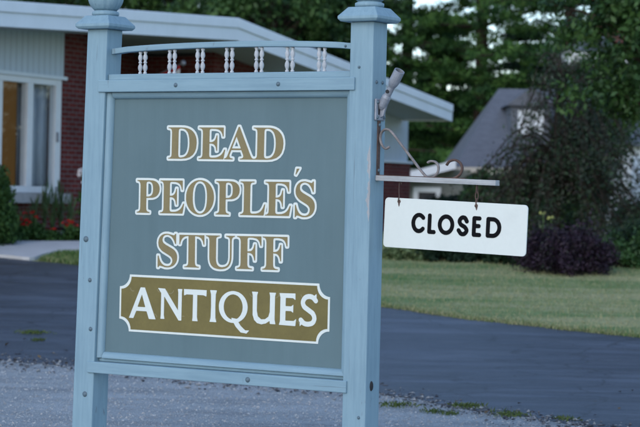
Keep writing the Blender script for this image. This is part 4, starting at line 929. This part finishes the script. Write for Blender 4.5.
# barberry mound
b0 = G(568, 277)
def mound(name, label, base, rx, ry, h, ncl, per, clr, leaf, mat, group=None, spiky=0, asp=.5):
    t = empty(name, base); tag(t, label, 'shrub', group); cen = []
    for _ in range(ncl):
        a = RNG.uniform(0, 6.283); e = RNG.uniform(0, 1)**.7; q = RNG.uniform(.35, 1)**.5
        cen.append((math.cos(a)*rx*q*math.sqrt(1-e*e*.8), math.sin(a)*ry*q*math.sqrt(1-e*e*.8), h*(.08+.86*e*q)*(1+.12*math.sin(a*3+base[0]))))
    mb = MB()
    for c in cen[::max(1, ncl//26)]: limb(mb, (c[0]*.12, c[1]*.12, -.05), c, .016, .004, 4, .08)
    mb.build('stem', m_bark, t)
    pos, nr, ti = clumps(np.array(cen), clr*(.6+.8*RNG.random(ncl)), per, 1)
    if spiky:
        P2 = []; 
        for c in cen:
            d = np.array(c)*np.array([.8, .8, .55])+RNG.normal(size=3)*.12+np.array([0, 0, .25]); d /= np.linalg.norm(d)
            for s in np.linspace(0, spiky*RNG.uniform(.5, 1.2), 7): P2.append(np.array(c)+d*s+RNG.normal(size=3)*.012)
        P2 = np.array(P2); pos = np.concatenate([pos, P2]); nr = np.concatenate([nr, RNG.normal(size=P2.shape)]); ti = np.concatenate([ti, .5+.5*RNG.random(len(P2))])
    pos[:, 2] = np.maximum(pos[:, 2], .01)
    leaf_mesh('foliage', pos, nr, leaf*(.6+.8*RNG.random(len(pos))), asp, ti, mat, t); return t
mound('barberry_bush', 'rounded dark purple bush at the lawn\'s edge', (b0.x+.03, b0.y+.55, gz(b0.y)-.03), .66, .55, .72, 150, 90, .13, .045, m_barb, spiky=.22)
# evergreen shrub at the far left
p = G(-14, 246.5); mound('cedar_shrub', 'clipped green cedar shrub below the lamplit window', (p.x, p.y-.15, gz(p.y)-.02),   .42, .42, 1.16, 260, 90, .12, .06, m_hedge, asp=.4)
# dark hedge and border plants under the hanging board
GH = 'low dark shrubs along the back of the lawn'
for px, py, rx, h, m_, lb in ((440, 262.5, .42, .34, m_hedge, 'low dark shrub under the left half of the hanging board'), (478, 263, .45, .32, m_hedge, 'low dark shrub under the middle of the hanging board'), (516, 265, .4, .38, m_hedge, 'low dark shrub between hanging board and purple bush'), (628, 268, .5, .50, m_hedge, 'low dark shrub at the right edge before the white shed'), (655, 266, .5, .6, m_hedge, 'low dark shrub just out of the right edge')):
    p = G(px, py); mound('low_shrub', lb, (p.x, p.y+rx*.8, gz(p.y)-.02), rx, rx, h, 70, 90, .11, .06, m_spr if px != 628 else m_dec, GH)
for px, py, rx, h, lb in ((400, 259.5, .26, .17, 'pale green leafy clump beside the right post'), (421, 260.5, .2, .14, 'pale green leafy clump under the hanging board\'s left end')):
    p = G(px, py); mound('pale_plant', lb, (p.x, p.y+rx*.5, gz(p.y)-.01), rx, rx, h, 40, 60, .07, .07, m_lime, 'pale green clumps at the lawn\'s back edge')
# shrubbery filling behind: cottage garden
for px, Y, rx, h, lb in ((460, 47, .9, .75, 'dark garden shrub before the cottage wing'), (500, 45, .9, 1.3, 'dark garden shrub left of the purple-leaved tree'), (590, 46, 1.0, 1.2, 'dark garden shrub behind the purple bush'), (640, 42, .5, .6, 'dark garden shrub before the white shed'), (385, 46, .5, .6, 'dark garden shrub at the bungalow\'s corner')):
    b_ = gb(px, Y); mound('garden_shrub', lb, b_, rx, rx, h, 130, 110, .2, .10, m_spr if px < 480 else m_dec, 'garden shrubs between the houses')

# flowers --------------------------------------------------------
def blade_fan(P, A, T, c, n, h, spread, w=1):
    for _ in range(n):
        a = random.uniform(0, 6.283); s = random.uniform(.05, 1)*spread; hh = h*random.uniform(.6, 1.1); tone = random.random()
        k = 4
        for j in range(k):
            f = (j+.5)/k; lean_ = s*f*f
            P.append((c[0]+math.cos(a)*lean_, c[1]+math.sin(a)*lean_, c[2]+hh*f)); A.append((math.cos(a)*s*2*f, math.sin(a)*s*2*f, hh)); T.append((hh/k*1.35, tone))
def bed(px, k):   # a spot in the flower bed, k from the walk (0) to the wall (1)
    f = G(px, 244.0); q = H0-hn*OV; d = ray(px, 244); kk = (q-Vector((0, 0, CAM_Z))).dot(hn)/d.dot(hn); Yw = d.y*kk; Y = f.y+.06+(Yw-.12-f.y-.06)*k
    return Vector((d.x*Y/d.y, Y, gz(Y)))
def sword_plant(px, py, h, n, lb, flowers=None, fcol=None, spread=.14):
    p = bed(px, py); t = empty('sword_leaf_plant', p)
    tag(t, lb, 'plant', 'plants in the flower bed'); P, A, T = [], [], []
    blade_fan(P, A, T, (0, 0, 0), n, h, spread)
    sz = np.array([q[0] for q in T]); P = np.array(P); A = np.array(A); nr = np.cross(A, RNG.normal(size=A.shape))
    leaf_mesh('foliage', P, nr, sz, .13, [q[1] for q in T], m_blade, t, axis=A); return t
def petal_ball(mb, c, r, n=9):
    for k in range(n):
        d = Vector(RNG.normal(size=3)); d.z = abs(d.z)*.7; d.normalize(); u = d.orthogonal().normalized(); v_ = d.cross(u); o = Vector(c)+d*r*.4
        mb.add([o, o+(u*.6+d*.7)*r, o+d*r*1.1, o+(v_*.6+d*.6)*r], [(0, 1, 2, 3)])
def flower_plant(px, py, h, rx, blooms, m_pet, lb, name='flowering_plant', leafm=None, br_=.025, Yoff=0):
    p = bed(px, Yoff); t = empty(name, p); tag(t, lb, 'plant', 'plants in the flower bed')
    cen = [(random.uniform(-rx, rx), random.uniform(-rx, rx), random.uniform(.2, .75)*h) for _ in range(26)]
    pos, nr, ti = clumps(np.array(cen), np.full(26, .07), 30, 1); pos[:, 2] = np.maximum(pos[:, 2], .005); leaf_mesh('foliage', pos, nr, .055*(.6+.8*RNG.random(len(pos))), .6, ti, leafm or m_hedge, t)
    mb = MB(); sb_ = MB()
    for k in range(blooms):
        c = (random.uniform(-rx, rx), random.uniform(-rx, .2*rx), h*random.uniform(.72, 1.1)); sb_.tube([(c[0]*.4, c[1]*.4, 0), c], .005, 5); petal_ball(mb, c, br_*random.uniform(.8, 1.2), 12)
    sb_.build('stem', m_stemg, t); mb.build('blossom', m_pet, t); return t
for i, (px, h, n, lb) in enumerate(((24, .50, 20, 'sword-leaved plant nearest the cedar shrub'), (34, .62, 24, 'sword-leaved plant below the window mullion'), (44, .85, 22, 'tallest sword-leaved plant, under the window sill'), (52, .72, 24, 'sword-leaved plant behind the garden light'), (60, .80, 24, 'sword-leaved plant under the sill\'s right end'), (70, .66, 24, 'sword-leaved plant beside the sign\'s left post'), (84, .7, 20, 'sword-leaved plant behind the sign\'s left post'))):
    sword_plant(px, .55 if i % 2 else .8, h, n, lb)
flower_plant(12, 242.6, .34, .13, 11, m_petal_r, 'red-flowered plant in front of the cedar shrub', Yoff=.1)
flower_plant(22, 242.8, .30, .13, 13, m_petal_r, 'fullest red-flowered plant, right of the cedar shrub', Yoff=.12)
flower_plant(32, 242.5, .40, .12, 7, m_petal_r, 'red-flowered plant below the window mullion', Yoff=.15)
flower_plant(54, 242.8, .20, .10, 4, m_petal_r, 'low red-flowered plant left of the garden light', Yoff=.1)
flower_plant(68, 242.8, .29, .10, 8, m_petal_r, 'red-flowered plant right of the garden light', Yoff=.1)
flower_plant(43, 243.0, .18, .16, 0, m_petal_r, 'low green edging plant without flowers', Yoff=.08)
flower_plant(79, 242.8, .25, .12, 2, m_petal_r, 'red-flowered plant half hidden by the left post', Yoff=.1)
t = flower_plant(84, 240, .95, .06, 5, m_petal_w, 'tall white-flowered stalk peeping out beside the left post', name='white_flower_stalk', br_=.06, Yoff=.1)
for px, py, lb in ((543, 214, 'tall yellow-flowered plant behind the purple bush, taller stem'), (551, 219, 'tall yellow-flowered plant behind the purple bush, shorter stem')):
    p = at(px, py, 31.5); g0 = gz(31.5); h = p.z-g0; t = empty('yellow_flower', (p.x, 31.5, g0)); tag(t, lb, 'plant', None)
    mb = MB(); mb.tube([(0, 0, 0), (.02, 0, h*.5), (0, 0, h)], .008, 5); mb.build('stem', m_stemg, t)
    mb = MB(); petal_ball(mb, (0, 0, h), .042, 10); mb.build('blossom', m_petal_y, t)
    P, A, T = [], [], []; blade_fan(P, A, T, (0, 0, 0), 10, h*.7, .12); P = np.array(P); A = np.array(A); leaf_mesh('foliage', P, np.cross(A, RNG.normal(size=A.shape)), np.array([q[0] for q in T]), .2, [q[1] for q in T], m_blade, t, axis=A)
# small garden light
p = bed(60, .08); t = empty('garden_light', p); tag(t, 'small dark solar light among the red flowers', 'light')
mb = MB(); mb.lathe([(.012, 0), (.012, .12)], n=8); mb.build('stake', m_black, t)
mb = MB(); mb.lathe([(.03, .12), (.055, .135), (.05, .175), (.04, .18)], n=12); mb.build('lens', varied('grey_lens', (.35, .40, .46), .1), t, smooth=True)
mb = MB(); mb.lathe([(.075, .181), (.08, .19), (.06, .215), (.01, .225)], n=12); mb.build('cap', m_black, t, smooth=True)

# grass: blades over the lawn, the verge and the patch by the walk
def in_lawn(n):
    P = []
    while len(P) < n:
        Y = random.uniform(21.2, 35); x = random.uniform(-.1, .165)*Y
        if x > 9 or Y < far_y(x)+rag(x, .8, .07)+.03: continue
        if x < .2 and True: continue
        P.append((x, Y, gz(Y)))
    return P
Q = in_lawn(34000)
edge = []
for _ in range(6500):
    x = random.uniform(.2, 5.5); Y = far_y(x)+rag(x, .8, .07)+abs(random.gauss(0, .16))-.04; edge.append((x, Y, gz(Y)))
def blades(name, pts, h, lab=None, tone=None):
    P = np.array(pts); n = len(P); A = np.column_stack([RNG.normal(size=n)*.45, RNG.normal(size=n)*.45, np.ones(n)]); hh = h*(.5+RNG.random(n))
    P[:, 2] += hh*.42; nr = np.cross(A, RNG.normal(size=A.shape)); 
    pn_ = 1.5*np.sin(P[:, 0]*.35+P[:, 1]*1.9+1.2)*np.sin(P[:, 1]*.9-P[:, 0]*.2)+.5*np.sin(P[:, 0]*2.7-P[:, 1]*1.1)
    tt = np.clip((.74 if tone is None else tone)+.14*pn_+.2*RNG.normal(size=n), 0, 1)
    o = leaf_mesh(name, P, nr, hh, .16, tt, m_grassb, axis=A); o['kind'] = 'stuff'; return o
o = blades('lawn_grass', Q, .032); o['label'] = 'short dry grass of the front lawn'
o = blades('verge_grass', edge, .045, tone=.5); o['label'] = 'ragged grass along the driveway edge'
pts = []
while len(pts) < 5000:
    px, py = random.uniform(38, 110), random.uniform(252.5, 266)
    if py < 261-(px-38)*.35 and px < 62: continue
    if py < 253.5: continue
    p = G(px, py)
    if p.y < far_y(p.x)+.02: continue
    pts.append(tuple(p))
o = blades('walkside_grass', pts, .06, tone=.42); o['label'] = 'dry grass patch between front walk and driveway'
# weeds at the gravel's edge
m_weed = leaf_mat('weed_blades', [(.06, .10, .03), (.11, .15, .045), (.18, .20, .08)], .7, .15, .1)
def weed(px, py, r, n, lb):
    p = G(px, py); t = tag(bpy.data.objects.new('tmp', None), lb) if False else None
    pts = np.array([(RNG.normal()*r, RNG.normal()*r*1.3, 0) for _ in range(n)]); A = np.column_stack([RNG.normal(size=n)*.7, RNG.normal(size=n)*.7, np.full(n, .7)]); hh = .036*(.5+RNG.random(n)); pts[:, 2] += hh*.3
    o = leaf_mesh('weed', pts, np.cross(A, RNG.normal(size=A.shape)), hh, .22, np.clip(.34+.2*RNG.normal(size=n), 0, 1), m_weed, axis=A, loc=(p.x, p.y, gz(p.y)+.008)); tag(o, lb, 'weed', 'weeds along the asphalt edge'); return o
for a in ((33, 334, .075, 260, 'largest yellow-green weed tuft, on the asphalt left of the left post'), (38, 341.5, .035, 90, 'small weed tuft just below the largest one, left of the left post'), (395, 407, .075, 170, 'weed tuft nearest the right post'), (432, 413, .05, 100, 'weed tuft second from the right post'), (448, 415.5, .035, 70, 'small weed tuft between two larger ones'), (469, 408, .065, 260, 'bushiest weed tuft in the gravel right of the post'), (509, 416.5, .07, 180, 'weed tuft in the gravel toward the right'), (566, 421, .05, 70, 'sparse weed tuft at the far right gravel edge')):
    weed(*a)
# loose stones on the shoulder and crumbs of asphalt at its edge
def stones(name, pts, s0, s1, mats, lab):
    base = [(1, 0, 0), (0, 1, 0), (-1, 0, 0), (0, -1, 0), (0, 0, 1), (0, 0, -.6)]; tri = [(0, 1, 4), (1, 2, 4), (2, 3, 4), (3, 0, 4), (1, 0, 5), (2, 1, 5), (3, 2, 5), (0, 3, 5)]
    n = len(pts); B = np.array(base); V = np.empty((n, 6, 3)); sc = s0*(s1/s0)**(RNG.random((n, 1, 1))**2); an = RNG.random(n)*6.283
    X = B[None]*(1+.45*RNG.normal(size=(n, 6, 1)).clip(-1, 1))*sc*np.array([1, .8, .55]); c_, s_ = np.cos(an)[:, None], np.sin(an)[:, None]
    V[:, :, 0] = X[:, :, 0]*c_-X[:, :, 1]*s_; V[:, :, 1] = X[:, :, 0]*s_+X[:, :, 1]*c_; V[:, :, 2] = X[:, :, 2]; V += np.array(pts)[:, None]
    Fi = (np.array(tri)[None]+6*np.arange(n)[:, None, None]).reshape(-1, 3)
    me = bpy.data.meshes.new(name); me.from_pydata(V.reshape(-1, 3).tolist(), [], Fi.tolist()); 
    for m in mats: me.materials.append(m)
    me.polygons.foreach_set('material_index', np.repeat(RNG.integers(0, len(mats), n), 8).astype(np.int32)); me.update()
    o = bpy.data.objects.new(name, me); COL.objects.link(o); o['kind'] = 'stuff'; o['label'] = lab
ms = [varied('stone_light', (.40, .42, .43), .15, 30, .85, .2, 0), varied('stone_mid', (.35, .37, .375), .15, 30, .85, .2, 0), varied('stone_dark', (.25, .26, .265), .15, 30, .85, .2, 0), varied('stone_warm', (.40, .39, .38), .15, 30, .85, .2, 0)]
P = []
while len(P) < 12000:
    Y = random.uniform(13.5, 22); x = random.uniform(-.165, .165)*Y
    if Y > near_y(x)+rag(x, 1, .22)+.05: continue
    P.append((x, Y, gz(Y)+.006))
stones('loose_gravel', P, .004, .014, ms, 'loose grey gravel on the road shoulder')
P = []
for _ in range(3800):
    x = random.uniform(-4, 3.2); Y = near_y(x)+rag(x, 1, .22)+random.gauss(-.05, .30); P.append((x, Y, gz(Y)+.014))
ma = [varied('asphalt_crumb', (.045, .047, .055), .3, 30, .8, .3, 0), varied('dusty_crumb', (.11, .113, .12), .3, 30, .85, .2, 0), ms[2]]
stones('asphalt_crumbs', P, .006, .024, ma, 'crumbled asphalt along the driveway edge')
P = []; leafs = []
for _ in range(16):
    px, py = random.uniform(-5, 75), random.uniform(336, 372); p = G(px, py); leafs.append(tuple(p+Vector((0, 0, .022))))
for _ in range(9):
    px, py = random.uniform(385, 640), random.uniform(392, 432); p = G(px, py); leafs.append(tuple(p+Vector((0, 0, .022))))
n = len(leafs); o = leaf_mesh('fallen_leaves', leafs, np.tile([0, 0, 1.], (n, 1))+RNG.normal(size=(n, 3))*.3, .05*(.6+.8*RNG.random(n)), .6, RNG.random(n), leaf_mat('dry_leaves', [(.11, .075, .045), (.17, .125, .07)], .8, .1)); o['kind'] = 'stuff'; o['label'] = 'scattered dry leaves on the asphalt edge'
